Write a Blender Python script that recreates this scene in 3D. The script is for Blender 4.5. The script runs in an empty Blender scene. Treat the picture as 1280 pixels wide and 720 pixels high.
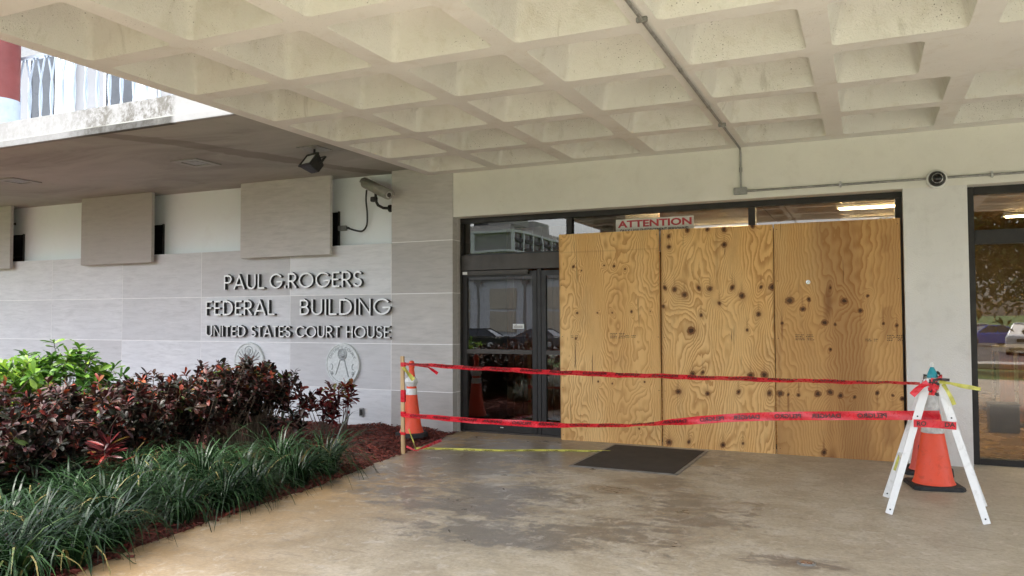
import bpy, bmesh, math, random
import numpy as np
from mathutils import Vector, Matrix
R = math.radians
random.seed(7); rng = np.random.default_rng(11)
SC = bpy.context.scene
COL = SC.collection

# ------------------------------------------------------------------ camera
F_PX, YAW, PITCH, ROLL, CAM_D, CAM_H = 975.03, .4263, .0358, -.0036, 8.7036, 1.47
_fw = Vector((-math.sin(YAW)*math.cos(PITCH), math.cos(YAW)*math.cos(PITCH), math.sin(PITCH)))
_rt = Vector((math.cos(YAW), math.sin(YAW), 0)); _up = _rt.cross(_fw)
_r = _rt*math.cos(ROLL) + _up*math.sin(ROLL); _u = _up*math.cos(ROLL) - _rt*math.sin(ROLL)
CAM = Vector((0, -CAM_D, CAM_H))
cd = bpy.data.cameras.new('camera'); cam = bpy.data.objects.new('camera', cd); COL.objects.link(cam)
cd.sensor_width = 36; cd.lens = F_PX/1280*36; cd.clip_start = .05; cd.clip_end = 3000
m3 = Matrix((_r, _u, -_fw)).transposed()
cam.matrix_world = Matrix.Translation(CAM) @ m3.to_4x4()
SC.camera = cam

# ------------------------------------------------------------------ sky, sun, exposure
SUN_EL, SUN_AZ = 72, 205          # azimuth clockwise from +Y (the wall side): behind and to the left of the camera
w = bpy.data.worlds.new('World'); SC.world = w; w.use_nodes = True
nt = w.node_tree; nt.nodes.clear()
sky = nt.nodes.new('ShaderNodeTexSky'); sky.sky_type = 'NISHITA'; sky.sun_disc = False
sky.sun_elevation = R(SUN_EL); sky.sun_rotation = R(SUN_AZ)
sky.air_density = 1.0; sky.dust_density = 4.0; sky.ozone_density = 1.0
hs = nt.nodes.new('ShaderNodeHueSaturation'); hs.inputs['Saturation'].default_value = .50
bg = nt.nodes.new('ShaderNodeBackground'); bg.inputs['Strength'].default_value = .15
wo = nt.nodes.new('ShaderNodeOutputWorld')
nt.links.new(sky.outputs[0], hs.inputs['Color']); nt.links.new(hs.outputs[0], bg.inputs[0]); nt.links.new(bg.outputs[0], wo.inputs[0])
sl = bpy.data.lights.new('sun', 'SUN'); sl.energy = 1.2; sl.angle = R(25); sl.color = (1, .96, .90)
so = bpy.data.objects.new('sun', sl); COL.objects.link(so)
_sd = Vector((math.sin(R(SUN_AZ))*math.cos(R(SUN_EL)), math.cos(R(SUN_AZ))*math.cos(R(SUN_EL)), math.sin(R(SUN_EL))))
so.rotation_euler = _sd.to_track_quat('Z', 'Y').to_euler(); so.location = (0, -20, 30)
SC.view_settings.view_transform = 'Standard'; SC.view_settings.look = 'None'
SC.view_settings.exposure = 2.36; SC.view_settings.gamma = 1.0; SC.view_settings.use_curve_mapping = False
SC.render.engine = 'CYCLES'; SC.cycles.use_denoising = True; SC.cycles.max_bounces = 8
SC.cycles.diffuse_bounces = 5; SC.cycles.transparent_max_bounces = 12; SC.cycles.sample_clamp_indirect = 6

# ------------------------------------------------------------------ pixel helpers (photo pixel -> point on a known plane)
def ray(x, y): return _fw + _r*((x-640)/F_PX) - _u*((y-360)/F_PX)
def onY(x, y, Y=0.): d = ray(x, y); return CAM + d*((Y-CAM.y)/d.y)
def onZ(x, y, Z=0.): d = ray(x, y); return CAM + d*((Z-CAM.z)/d.z)
def onPlane(x, y, P, N): d = ray(x, y); return CAM + d*((P-CAM).dot(N)/d.dot(N))

# ------------------------------------------------------------------ object helpers
def tag(o, label=None, cat=None, group=None, kind=None):
    if label: o['label'] = label
    if cat: o['category'] = cat
    if group: o['group'] = group
    if kind: o['kind'] = kind
    return o
def empty(name, loc=(0, 0, 0), rz=0., parent=None):
    o = bpy.data.objects.new(name, None); o.empty_display_size = .1; COL.objects.link(o)
    o.location = loc; o.rotation_euler = (0, 0, rz); o.parent = parent; return o
def thing(name, label, cat, loc=(0, 0, 0), rz=0., group=None): return tag(empty(name, loc, rz), label, cat, group)
def link(name, me, mat, parent=None, smooth=False):
    if mat is not None and not me.materials: me.materials.append(mat)
    if smooth: me.shade_smooth()
    o = bpy.data.objects.new(name, me); COL.objects.link(o); o.parent = parent; return o
def dup(o, parent=None):
    c = o.copy(); COL.objects.link(c); c.parent = parent
    for ch in o.children: dup(ch, c)
    return c

class MB:
    def __init__(s): s.v = []; s.f = []
    def add(s, vs, fs):
        b = len(s.v); s.v += [tuple(p) for p in vs]; s.f += [tuple(i+b for i in f) for f in fs]; return s
    def box(s, x0, x1, y0, y1, z0, z1, M=None):
        vs = [Vector((x, y, z)) for z in (z0, z1) for y in (y0, y1) for x in (x0, x1)]
        if M is not None: vs = [M @ v for v in vs]
        return s.add(vs, [(0, 2, 3, 1), (4, 5, 7, 6), (0, 1, 5, 4), (2, 6, 7, 3), (0, 4, 6, 2), (1, 3, 7, 5)])
    def beam(s, p, q, w_, t_, up=(0, 0, 1)):
        p = Vector(p); q = Vector(q); d = (q-p); L = d.length; d.normalize()
        sd = d.cross(Vector(up)).normalized(); u_ = sd.cross(d)
        vs = []
        for e in (p, q):
            for a, b in ((-1, -1), (1, -1), (1, 1), (-1, 1)): vs.append(e + sd*a*w_/2 + u_*b*t_/2)
        return s.add(vs, [(3, 2, 1, 0), (4, 5, 6, 7), (0, 1, 5, 4), (1, 2, 6, 5), (2, 3, 7, 6), (3, 0, 4, 7)])
    def tube(s, pts, r, n=8, cap=True):
        pts = [Vector(p) for p in pts]; rs = r if isinstance(r, (list, tuple)) else [r]*len(pts)
        b = len(s.v); prev = None
        for i, p in enumerate(pts):
            t = (pts[min(i+1, len(pts)-1)] - pts[max(i-1, 0)]).normalized()
            if prev is None:
                a = Vector((0, 0, 1)) if abs(t.z) < .9 else Vector((1, 0, 0)); x = t.cross(a).normalized()
            else: x = (prev - t*prev.dot(t)).normalized()
            prev = x; y = t.cross(x)
            for k in range(n):
                c_, s_ = math.cos(2*math.pi*k/n), math.sin(2*math.pi*k/n); s.v.append(tuple(p + (x*c_ + y*s_)*rs[i]))
        for i in range(len(pts)-1):
            for k in range(n): s.f.append((b+i*n+k, b+i*n+(k+1) % n, b+(i+1)*n+(k+1) % n, b+(i+1)*n+k))
        if cap:
            s.f.append(tuple(b+k for k in range(n))[::-1]); s.f.append(tuple(b+(len(pts)-1)*n+k for k in range(n)))
        return s
    def lathe(s, prof, n=24, M=None, cap=True):
        b = len(s.v)
        for r, z in prof:
            for k in range(n):
                p = Vector((r*math.cos(2*math.pi*k/n), r*math.sin(2*math.pi*k/n), z)); s.v.append(tuple(M @ p if M is not None else p))
        for i in range(len(prof)-1):
            for k in range(n): s.f.append((b+i*n+k, b+i*n+(k+1) % n, b+(i+1)*n+(k+1) % n, b+(i+1)*n+k))
        if cap:
            s.f.append(tuple(b+k for k in range(n))[::-1]); s.f.append(tuple(b+(len(prof)-1)*n+k for k in range(n)))
        return s
    def prism(s, poly, y0, y1):          # poly in (x,z), extruded along y
        n = len(poly)
        return s.add([(x, y0, z) for x, z in poly] + [(x, y1, z) for x, z in poly],
                     [tuple(range(n)), tuple(range(2*n-1, n-1, -1))] + [(i, n+i, n+(i+1) % n, (i+1) % n) for i in range(n)])
    def mesh(s, name, bevel=0, seg=2):
        me = bpy.data.meshes.new(name); me.from_pydata(s.v, [], s.f); me.validate()
        if bevel:
            bm = bmesh.new(); bm.from_mesh(me); bmesh.ops.recalc_face_normals(bm, faces=bm.faces)
            es = [e for e in bm.edges if len(e.link_faces) == 2 and e.calc_face_angle() > .6]
            bmesh.ops.bevel(bm, geom=es, offset=bevel, segments=seg, affect='EDGES', clamp_overlap=True)
            bm.to_mesh(me); bm.free()
        else:
            bm = bmesh.new(); bm.from_mesh(me); bmesh.ops.recalc_face_normals(bm, faces=bm.faces); bm.to_mesh(me); bm.free()
        return me
    def build(s, name, mat, parent=None, bevel=0, smooth=False, seg=2):
        o = link(name, s.mesh(name, bevel, seg), mat, parent)
        if smooth:
            o.data.shade_smooth()
            bm = bmesh.new(); bm.from_mesh(o.data)
            for e in bm.edges:
                if len(e.link_faces) == 2 and e.calc_face_angle() > R(38): e.smooth = False
            bm.to_mesh(o.data); bm.free()
        return o
def B(name, mat, parent, x0, x1, y0, y1, z0, z1, bevel=0): return MB().box(x0, x1, y0, y1, z0, z1).build(name, mat, parent, bevel)

# ------------------------------------------------------------------ material helpers
class NT:
    def __init__(s, name):
        s.m = bpy.data.materials.new(name); s.m.use_nodes = True; s.t = s.m.node_tree; s.n = s.t.nodes
        s.p = s.n['Principled BSDF']; s.out = s.n['Material Output']
    def new(s, typ, **kw):
        n = s.n.new('ShaderNode'+typ)
        for k, v in kw.items():
            if k in n.inputs: n.inputs[k].default_value = v
            else: setattr(n, k, v)
        return n
    def L(s, a, b): s.t.links.new(a, b)
    def val(s, sock, v):
        if isinstance(v, bpy.types.NodeSocket): s.L(v, sock)
        else: sock.default_value = v
    def math(s, op, a, b=0., c=0., clamp=False):
        n = s.new('Math', operation=op); n.use_clamp = clamp
        s.val(n.inputs[0], a); s.val(n.inputs[1], b); s.val(n.inputs[2], c); return n.outputs[0]
    def coord(s, kind='Object', scale=(1, 1, 1), rand=0.):
        tc = s.new('TexCoord'); mp = s.new('Mapping'); mp.inputs['Scale'].default_value = scale
        s.L(tc.outputs[kind], mp.inputs[0])
        if rand:
            oi = s.new('ObjectInfo'); c = s.new('CombineXYZ')
            a = s.math('MULTIPLY', oi.outputs['Random'], rand)
            for i in range(3): s.L(a, c.inputs[i])
            s.L(c.outputs[0], mp.inputs['Location'])
        return mp.outputs[0]
    def noise(s, vec, scale, detail=4, rough=.55, dist=0.):
        n = s.new('TexNoise', Scale=scale, Detail=detail, Roughness=rough, Distortion=dist); s.L(vec, n.inputs['Vector']); return n.outputs[0]
    def ramp(s, fac, stops):
        n = s.new('ValToRGB'); cr = n.color_ramp
        while len(cr.elements) < len(stops): cr.elements.new(.5)
        for e, (p, c) in zip(cr.elements, stops): e.position = p; e.color = (c if len(c) == 4 else (*c, 1)) if not isinstance(c, (int, float)) else (c, c, c, 1)
        s.L(fac, n.inputs[0]); return n.outputs[0]
    def rng(s, v, a, b, c=0., d=1., smooth=False):
        n = s.new('MapRange'); n.interpolation_type = 'SMOOTHSTEP' if smooth else 'LINEAR'
        s.val(n.inputs[0], v)
        for i, x in enumerate((a, b, c, d)): n.inputs[i+1].default_value = x
        return n.outputs[0]
    def mix(s, fac, a, b, typ='MIX'):
        n = s.new('Mix', data_type='RGBA', blend_type=typ)
        s.val(n.inputs[0], fac)
        for i, v in ((6, a), (7, b)):
            if isinstance(v, bpy.types.NodeSocket): s.L(v, n.inputs[i])
            else: n.inputs[i].default_value = v if len(v) == 4 else (*v, 1)
        return n.outputs[2]
    def bump(s, h, strength=.3, dist=.01):
        n = s.new('Bump', Strength=strength, Distance=dist); s.L(h, n.inputs['Height']); s.L(n.outputs[0], s.p.inputs['Normal']); return n
    def set(s, **kw):
        for k, v in kw.items(): s.val(s.p.inputs[k.replace('_', ' ')], v if not isinstance(v, tuple) or len(v) == 4 else (*v, 1))
        return s

def simple(name, col, rough=.5, metal=0., var=.12, scale=8., bump=.05, spec=.5, rrand=0.):
    """painted / plastic / metal surface with uneven tone, smudged gloss and a fine relief"""
    t = NT(name); v = t.coord(rand=13.)
    a = t.noise(v, scale, 6, .6)
    dk = tuple(c*(1-var*1.6) for c in col); lt = tuple(min(1, c*(1+var)) for c in col)
    c = t.ramp(a, [(.28, dk), (.72, lt)])
    if rrand:
        oi = t.new('ObjectInfo'); h = t.new('HueSaturation'); t.L(c, h.inputs['Color'])
        t.L(t.rng(oi.outputs['Random'], 0, 1, 1-rrand, 1+rrand), h.inputs['Value']); c = h.outputs[0]
    t.set(Base_Color=c, Metallic=metal, Specular_IOR_Level=spec)
    t.set(Roughness=t.rng(t.noise(v, scale*2.3, 3), .3, .7, max(.03, rough-.1), min(1, rough+.1)))
    if bump: t.bump(t.noise(v, scale*12, 3), bump, .004)
    return t.m
def scuffed(name, col, rough=.5, dirt=(.06, .045, .035), amt=.55, scale=9.):
    """plastic or painted metal that has been handled: faded patches, scrapes and ground-in dirt"""
    t = NT(name); v = t.coord(rand=11.); a = t.noise(v, 3., 5, .6); b = t.noise(v, scale, 7, .72, .8); sc = t.noise(t.coord(scale=(1, 1, .12), rand=5.), scale*5, 4, .6)
    c = t.mix(t.rng(a, .35, .7, 0, .30), col, tuple(min(1, x*.75+.10) for x in col))
    c = t.mix(t.rng(b, .54, .72, 0, amt), c, dirt); c = t.mix(t.rng(sc, .66, .72, 0, amt), c, dirt)
    t.set(Base_Color=c, Roughness=t.rng(b, .3, .7, rough-.12, rough+.2)); t.bump(sc, .12, .003); return t.m
def emis(name, col, st):
    t = NT(name); t.set(Base_Color=col, Emission_Color=col, Emission_Strength=st, Roughness=.5); return t.m

# ------------------------------------------------------------------ materials
def m_concrete():
    t = NT('stained_concrete'); v = t.coord()
    big = t.noise(v, .55, 5, .6); mid = t.noise(v, 2.3, 7, .65, .6); fine = t.noise(v, 38, 4, .6); vf = t.noise(v, 160, 2)
    base = t.ramp(mid, [(.25, (.32, .268, .19)), (.5, (.46, .40, .295)), (.75, (.61, .55, .44))])
    # warm rust-tan wash along the planting bed
    sx = t.new('SeparateXYZ'); t.L(v, sx.inputs[0])
    warm = t.math('MULTIPLY', t.rng(sx.outputs[0], -2.4, -4.1, 0, 1, True), t.rng(big, .35, .6, .5, 1), clamp=True)
    base = t.mix(warm, base, t.mix(.85, base, (.37, .225, .085)))
    # greyer, trafficked zone towards the street doors
    base = t.mix(t.rng(sx.outputs[0], -1.2, 1.6, 0, .5, True), base, (.37, .335, .28))
    # damp stains: placed patches broken up by noise
    patches = [(-3.85, -1.6, 1.15, 1.5), (-3.0, -.8, 1.6, .9), (-2.75, -2.75, .75, .5), (-1.55, -3.5, .55, .32), (-1.25, -2.55, .5, .42),
               (-1.15, -3.0, .42, .2), (-2.2, -3.9, .8, .32), (-2.9, -3.35, .8, .28), (-1.7, -1.9, .35, .3), (-.45, -3.75, .3, .14), (-2.0, -2.3, .28, .18), (-3.6, -3.1, .5, .3)]
    acc = None
    for (x, y, rx, ry) in patches:
        dx = t.math('MULTIPLY', t.math('SUBTRACT', sx.outputs[0], x), 1/rx); dy = t.math('MULTIPLY', t.math('SUBTRACT', sx.outputs[1], y), 1/ry)
        d = t.math('SUBTRACT', 1.15, t.math('SQRT', t.math('ADD', t.math('MULTIPLY', dx, dx), t.math('MULTIPLY', dy, dy))))
        acc = d if acc is None else t.math('MAXIMUM', acc, d)
    acc = t.math('MAXIMUM', acc, -.6)
    vs = t.coord(scale=(.8, 1.7, 1)); n1 = t.noise(vs, 2.6, 9, .70, 1.1); n2 = t.noise(v, 7, 6, .7, .4)
    s = t.math('ADD', acc, t.math('ADD', t.math('MULTIPLY', t.math('SUBTRACT', n1, .5), 3.4), t.math('MULTIPLY', t.math('SUBTRACT', n2, .5), 2.4)))
    wet = t.math('ADD', t.rng(s, -.4, .9, 0, .60, True), t.rng(s, .32, .46, 0, .36, True))
    dark = t.mix(.82, base, (.125, .115, .10))
    base = t.mix(wet, base, dark)
    streak = t.noise(t.coord(scale=(.5, 2.2, 1)), 4.5, 8, .72, .7)
    base = t.mix(t.rng(streak, .54, .72, 0, .55, True), base, (.22, .175, .12))
    base = t.mix(t.rng(t.noise(v, 13, 6, .72, .4), .50, .70, 0, .5, True), base, (.25, .21, .16))
    base = t.mix(t.rng(t.noise(v, 6.5, 7, .75, .8), .53, .66, 0, .45, True), base, (.62, .57, .48))
    # faint light mineral bloom, grit and hairline scuffs
    base = t.mix(t.rng(t.noise(v, 1.1, 6, .7, .5), .56, .72, 0, .5, True), base, (.63, .59, .50))
    base = t.mix(t.rng(fine, .32, .62, .24, 0), base, (.12, .095, .07))
    base = t.mix(t.rng(t.noise(v, 90, 3, .6), .58, .70, 0, .2), base, (.66, .62, .55))
    vor = t.new('TexVoronoi', Scale=9.); t.L(v, vor.inputs['Vector'])
    base = t.mix(t.rng(vor.outputs[0], .0, .035, .5, 0), base, (.06, .05, .04))
    t.set(Base_Color=base, Specular_IOR_Level=.45)
    t.set(Roughness=t.math('SUBTRACT', t.rng(mid, .3, .7, .46, .66), t.math('MULTIPLY', wet, .24)))
    t.bump(t.math('ADD', t.math('MULTIPLY', fine, .6), t.math('MULTIPLY', vf, .5)), .22, .003); return t.m
def m_limestone(name='limestone', k=(.985, .99, 1.0)):
    t = NT(name); v = t.coord(rand=31.); vb = t.coord(scale=(.35, 1, 2.2), rand=17.)
    band = t.noise(vb, 9, 8, .7, .5); blot = t.noise(v, 1.6, 5, .6); fleck = t.noise(v, 60, 3, .6)
    c = t.ramp(band, [(.25, (.50, .50, .50)), (.5, (.65, .65, .65)), (.78, (.76, .76, .76))])
    c = t.mix(t.rng(blot, .35, .7, 0, .45), c, (.57, .575, .585))
    c = t.mix(t.rng(fleck, .62, .75, 0, .45), c, (.70, .68, .66))
    oi = t.new('ObjectInfo'); c = t.mix(t.rng(oi.outputs['Random'], .55, 1, 0, .45), c, (.57, .535, .515))
    h = t.new('HueSaturation'); t.L(c, h.inputs['Color']); t.L(t.rng(oi.outputs['Random'], 0, 1, 1.06, .86), h.inputs['Value'])
    # pale vertical run-off streaks
    st = t.noise(t.coord(scale=(1, 1, .06)), 5, 5, .7)
    c = t.mix(t.rng(st, .58, .75, 0, .3), h.outputs[0], (.62, .61, .60))
    c = t.mix(1., c, k, 'MULTIPLY')
    t.set(Base_Color=c, Roughness=.8); t.bump(t.math('ADD', band, t.math('MULTIPLY', fleck, .5)), .25, .004); return t.m
def m_paint(name, col, dirt=(.36, .34, .29), rough=.7, bumpy=.2, specks=0., sc=1.0, drip=0., rand=0., amt=1.):
    t = NT(name); v = t.coord(rand=rand); a = t.noise(v, .9*sc, 6, .65); b = t.noise(v, 5*sc, 6, .65, .4); g = t.noise(v, 75*sc, 4, .6)
    c = t.mix(t.rng(a, .38, .70, 0, .55*amt), col, tuple(x*.82 for x in col))
    c = t.mix(t.rng(b, .52, .74, 0, .5*amt), c, dirt)
    if rand:
        oi = t.new('ObjectInfo'); h = t.new('HueSaturation'); t.L(c, h.inputs['Color']); t.L(t.rng(oi.outputs['Random'], 0, 1, .90, 1.04), h.inputs['Value']); c = h.outputs[0]
        wst = t.noise(t.coord(scale=(1, 1, .35), rand=rand), 3.2, 7, .75, 1.0); c = t.mix(t.rng(wst, .56, .70, 0, .45, True), c, tuple(x*.62 for x in dirt))
    if drip:
        d = t.noise(t.coord(scale=(1, 1, .12)), 6, 6, .7); c = t.mix(t.rng(d, .56, .76, 0, drip), c, dirt)
    if specks:
        for s_, th, am in ((24, .12, .9), (55, .17, .75), (11, .07, .9)):
            vo = t.new('TexVoronoi', Scale=s_); t.L(v, vo.inputs['Vector'])
            k = t.math('MULTIPLY', t.rng(vo.outputs['Distance'], th*.6, th, am, 0), t.rng(t.noise(v, 2.6, 5, .65), .47, .63, 0, specks))
            c = t.mix(k, c, (.09, .075, .05))
    t.set(Base_Color=c, Roughness=rough, Specular_IOR_Level=.3); t.bump(t.math('ADD', g, t.math('MULTIPLY', b, .6)), bumpy, .012); return t.m
def m_plywood():
    t = NT('plywood'); v = t.coord(rand=9.)
    g = t.new('Attribute', attribute_name='grain'); k = t.new('Attribute', attribute_name='knot'); st = t.new('Attribute', attribute_name='stain')
    jit = t.noise(t.coord(scale=(1, 1, .25), rand=9.), 14, 5, .6); fib = t.noise(t.coord(scale=(1, 1, .02), rand=9.), 190, 4, .7)
    f = t.math('ADD', g.outputs['Fac'], t.math('MULTIPLY', jit, .55))
    w1 = t.math('FRACT', t.math('MULTIPLY', f, 2.7)); ring = t.math('MULTIPLY', t.rng(w1, .15, .86, 0, 1), t.rng(w1, .88, .99, 1, 0))
    tone = t.noise(t.coord(scale=(1, 1, .3), rand=9.), 1.7, 5, .6)
    light = t.ramp(tone, [(.25, (.62, .35, .125)), (.5, (.74, .455, .175)), (.75, (.82, .565, .26))])
    c = t.mix(t.math('MULTIPLY', t.rng(ring, .2, 1., 0, .85), t.rng(t.noise(t.coord(scale=(1, 1, .4), rand=3.), 2.6, 4), .3, .65, .45, 1)), light, (.42, .195, .058))
    c = t.mix(t.rng(fib, .5, .75, 0, .30), c, (.38, .21, .08))
    c = t.mix(t.math('MULTIPLY', st.outputs['Fac'], .92, clamp=True), c, (.205, .082, .028))
    kk = t.math('ADD', k.outputs['Fac'], t.math('MULTIPLY', t.math('SUBTRACT', t.noise(v, 48, 4), .5), .55))
    c = t.mix(t.rng(kk, .30, .42, 0, .9, True), c, (.20, .085, .028))
    c = t.mix(t.rng(kk, .60, .76, 0, .9, True), c, (.045, .020, .009))
    crack = t.noise(t.coord(scale=(1, 1, .035), rand=4.), 42, 3, .5); 
    c = t.mix(t.math('MULTIPLY', t.rng(crack, .70, .73, 0, .8), t.rng(tone, .4, .6, 0, 1)), c, (.10, .05, .02))
    c = t.mix(t.rng(t.noise(t.coord(scale=(1, 1, .35), rand=9.), 3.1, 7, .7, .5), .52, .76, 0, .38), c, (.30, .19, .09))
    t.set(Base_Color=c, Roughness=t.rng(ring, 0, 1, .62, .74), Specular_IOR_Level=.3)
    t.bump(t.math('ADD', t.math('MULTIPLY', ring, .4), fib), .18, .003); return t.m
def m_glass(name, tint, f0=.09, rough=0.):
    t = NT(name); tr = t.new('BsdfTransparent'); tr.inputs[0].default_value = (*tint, 1)
    gl = t.new('BsdfGlossy', Roughness=rough); gl.inputs[0].default_value = (.95, .97, 1, 1)
    lw = t.new('LayerWeight', Blend=.5); f = t.math('MULTIPLY_ADD', t.math('POWER', lw.outputs['Facing'], 5.), 1-f0, f0)
    wv = t.noise(t.coord(), 1.6, 2, .4); bp = t.new('Bump', Strength=.03, Distance=.02); t.L(wv, bp.inputs['Height']); t.L(bp.outputs[0], gl.inputs['Normal'])
    mx = t.new('MixShader'); t.L(f, mx.inputs[0]); t.L(tr.outputs[0], mx.inputs[1]); t.L(gl.outputs[0], mx.inputs[2]); t.L(mx.outputs[0], t.out.inputs[0]); return t.m
def m_leaf(name, stops, rough=.35, trans=.25, spec=.35):
    t = NT(name); a = t.new('Attribute', attribute_name='tint'); n = t.noise(t.coord(), 40, 3)
    c = t.ramp(t.math('ADD', a.outputs['Fac'], t.math('MULTIPLY', t.math('SUBTRACT', n, .5), .16)), stops)
    t.set(Base_Color=c, Roughness=rough, Specular_IOR_Level=spec)
    if trans:
        tl = t.new('BsdfTranslucent'); t.L(c, tl.inputs[0]); mx = t.new('MixShader'); mx.inputs[0].default_value = trans
        t.L(t.p.outputs[0], mx.inputs[1]); t.L(tl.outputs[0], mx.inputs[2]); t.L(mx.outputs[0], t.out.inputs[0])
    return t.m
def m_mulch():
    t = NT('red_mulch'); a = t.new('Attribute', attribute_name='tint'); n = t.noise(t.coord(), 30, 5, .7)
    c = t.ramp(t.math('MULTIPLY_ADD', a.outputs['Fac'], .6, t.math('MULTIPLY', n, .4)), [(.15, (.03, .010, .007)), (.45, (.105, .022, .014)), (.75, (.22, .045, .028)), (.95, (.33, .11, .065))])
    t.set(Base_Color=c, Roughness=.85); t.bump(t.noise(t.coord(), 120, 3), .4, .004); return t.m
def m_woodpanel(name, a, b, rough=.45):
    t = NT(name); v = t.coord(scale=(3, 3, .25), rand=7.); n = t.noise(v, 4, 7, .65, 1.2); f = t.noise(t.coord(scale=(1, 1, .03)), 90, 3)
    c = t.ramp(n, [(.3, a), (.7, b)]); c = t.mix(t.rng(f, .45, .75, 0, .4), c, tuple(x*.5 for x in a))
    t.set(Base_Color=c, Roughness=rough); return t.m
def m_ground(name, stops, scale, rough=.9, bump=.3, fine=60):
    t = NT(name); v = t.coord(); c = t.ramp(t.math('MULTIPLY_ADD', t.noise(v, fine, 4, .7), .5, t.math('MULTIPLY', t.noise(v, scale, 6, .65), .5)), stops)
    t.set(Base_Color=c, Roughness=rough); t.bump(t.noise(v, fine, 4), bump, .01); return t.m
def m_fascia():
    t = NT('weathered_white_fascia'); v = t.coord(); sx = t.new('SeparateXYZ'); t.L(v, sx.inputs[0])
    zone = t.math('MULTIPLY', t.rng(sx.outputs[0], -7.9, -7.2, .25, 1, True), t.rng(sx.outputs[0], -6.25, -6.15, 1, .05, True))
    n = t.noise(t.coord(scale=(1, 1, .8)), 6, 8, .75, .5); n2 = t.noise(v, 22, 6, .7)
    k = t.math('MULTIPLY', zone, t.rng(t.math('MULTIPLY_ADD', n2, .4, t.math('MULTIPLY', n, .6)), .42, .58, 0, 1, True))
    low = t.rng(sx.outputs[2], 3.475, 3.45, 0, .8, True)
    c = t.mix(t.math('MULTIPLY', k, .8), (.33, .33, .325), (.07, .06, .04)); c = t.mix(t.math('MULTIPLY', low, zone), c, (.035, .032, .025))  # white base darkened in the colour to offset the bright open sky
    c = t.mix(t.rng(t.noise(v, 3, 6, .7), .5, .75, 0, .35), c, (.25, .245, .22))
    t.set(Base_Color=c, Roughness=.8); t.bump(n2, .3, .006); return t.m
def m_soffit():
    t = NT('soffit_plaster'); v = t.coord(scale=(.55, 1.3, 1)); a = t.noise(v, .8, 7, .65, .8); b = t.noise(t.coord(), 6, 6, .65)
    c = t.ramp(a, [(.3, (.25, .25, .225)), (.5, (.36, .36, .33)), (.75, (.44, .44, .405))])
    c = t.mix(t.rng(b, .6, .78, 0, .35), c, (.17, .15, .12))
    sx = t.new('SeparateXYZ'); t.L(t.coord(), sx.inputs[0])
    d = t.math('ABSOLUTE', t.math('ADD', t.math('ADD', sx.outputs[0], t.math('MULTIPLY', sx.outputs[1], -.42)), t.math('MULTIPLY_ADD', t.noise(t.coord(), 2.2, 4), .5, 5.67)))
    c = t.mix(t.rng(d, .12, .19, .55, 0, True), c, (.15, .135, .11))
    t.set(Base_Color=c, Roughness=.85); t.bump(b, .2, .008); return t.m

M = {}
M['concrete'] = m_concrete(); M['stone'] = m_limestone(); M['stone_brown'] = m_limestone('brown_limestone', (.76, .725, .69)); M['plywood'] = m_plywood(); M['mulch'] = m_mulch(); M['fascia'] = m_fascia(); M['soffit'] = m_soffit()  # stone_brown: browner stone, its tint also darkened for dim light near the canopy
M['mortar'] = simple('mortar', (.85, .845, .83), .9, var=.08)
M['white_wall'] = m_paint('white_wall_paint', (.82, .86, .88), dirt=(.6, .6, .58), rough=.6, bumpy=.08, sc=.8, amt=.35)
M['cream'] = m_paint('cream_stucco', (.78, .765, .70), dirt=(.66, .64, .57), bumpy=.18, drip=.12, specks=.25)
M['pier'] = m_paint('grey_white_stucco', (.76, .755, .73), dirt=(.58, .57, .545), bumpy=.35, drip=.3, specks=.25)
M['coffer'] = m_paint('coffer_plaster', (.83, .825, .77), dirt=(.61, .585, .48), bumpy=.9, specks=1., sc=1.2, rand=23.)
M['rib'] = m_paint('rib_plaster', (.77, .76, .725), dirt=(.58, .54, .46), bumpy=.35, specks=.6)
M['bronze'] = simple('dark_bronze_aluminium', (.018, .0155, .0135), .5, .1, var=.2, scale=5)
M['bronze_lt'] = simple('bronze_header', (.058, .049, .041), .5, .2, var=.2, scale=4)
M['black_metal'] = simple('black_metal', (.022, .022, .022), .45, .3, var=.3)
M['grey_metal'] = simple('galvanised_conduit', (.32, .32, .31), .5, .5, var=.2, scale=20)
M['camera_grey'] = simple('camera_housing', (.30, .295, .27), .45, .1)
M['steel'] = simple('steel', (.55, .55, .55), .3, .9)
M['silver'] = simple('brushed_letter_metal', (.74, .74, .735), .4, .25, var=.06)
M['letter_side'] = simple('letter_edge', (.035, .035, .037), .6)
M['medal'] = simple('cast_aluminium_medallion', (.60, .63, .62), .5, .15, var=.12, scale=30, bump=.15)
M['medal_relief'] = simple('medallion_relief', (.40, .425, .425), .5, .15, var=.2, scale=40)
M['medal_dk'] = simple('medallion_recess', (.26, .28, .28), .6, .15, var=.15, scale=30)
M['dark_plastic'] = simple('dark_plastic', (.03, .03, .032), .35, var=.2)
M['white_plastic'] = simple('white_plastic', (.75, .75, .73), .4)
M['glass_dark'] = m_glass('tinted_glass', (.74, .68, .60), .095)
M['glass_clear'] = m_glass('lens_glass', (.6, .6, .6), .12)
M['black_window'] = simple('dark_window_glass', (.008, .008, .009), .12, var=.2, bump=0)
M['orange'] = scuffed('orange_cone_plastic', (.85, .080, .026), .5, amt=.30)
M['pink'] = scuffed('faded_cone_plastic', (.74, .10, .075), .55, amt=.35)
M['reflective'] = scuffed('white_reflective_collar', (.72, .72, .70), .35, (.25, .23, .2), .6, 14)
M['reflective_dirty'] = simple('dirty_reflective_collar', (.58, .57, .55), .45, var=.3, scale=18)
M['rubber'] = simple('black_rubber', (.020, .020, .021), .7, var=.3, scale=16, bump=.15)
M['red_tape'] = simple('red_barrier_tape', (.66, .017, .032), .30, var=.16, scale=14, bump=.25)
M['tape_ink'] = simple('black_tape_ink', (.022, .012, .014), .4, var=.1, bump=0)
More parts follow.
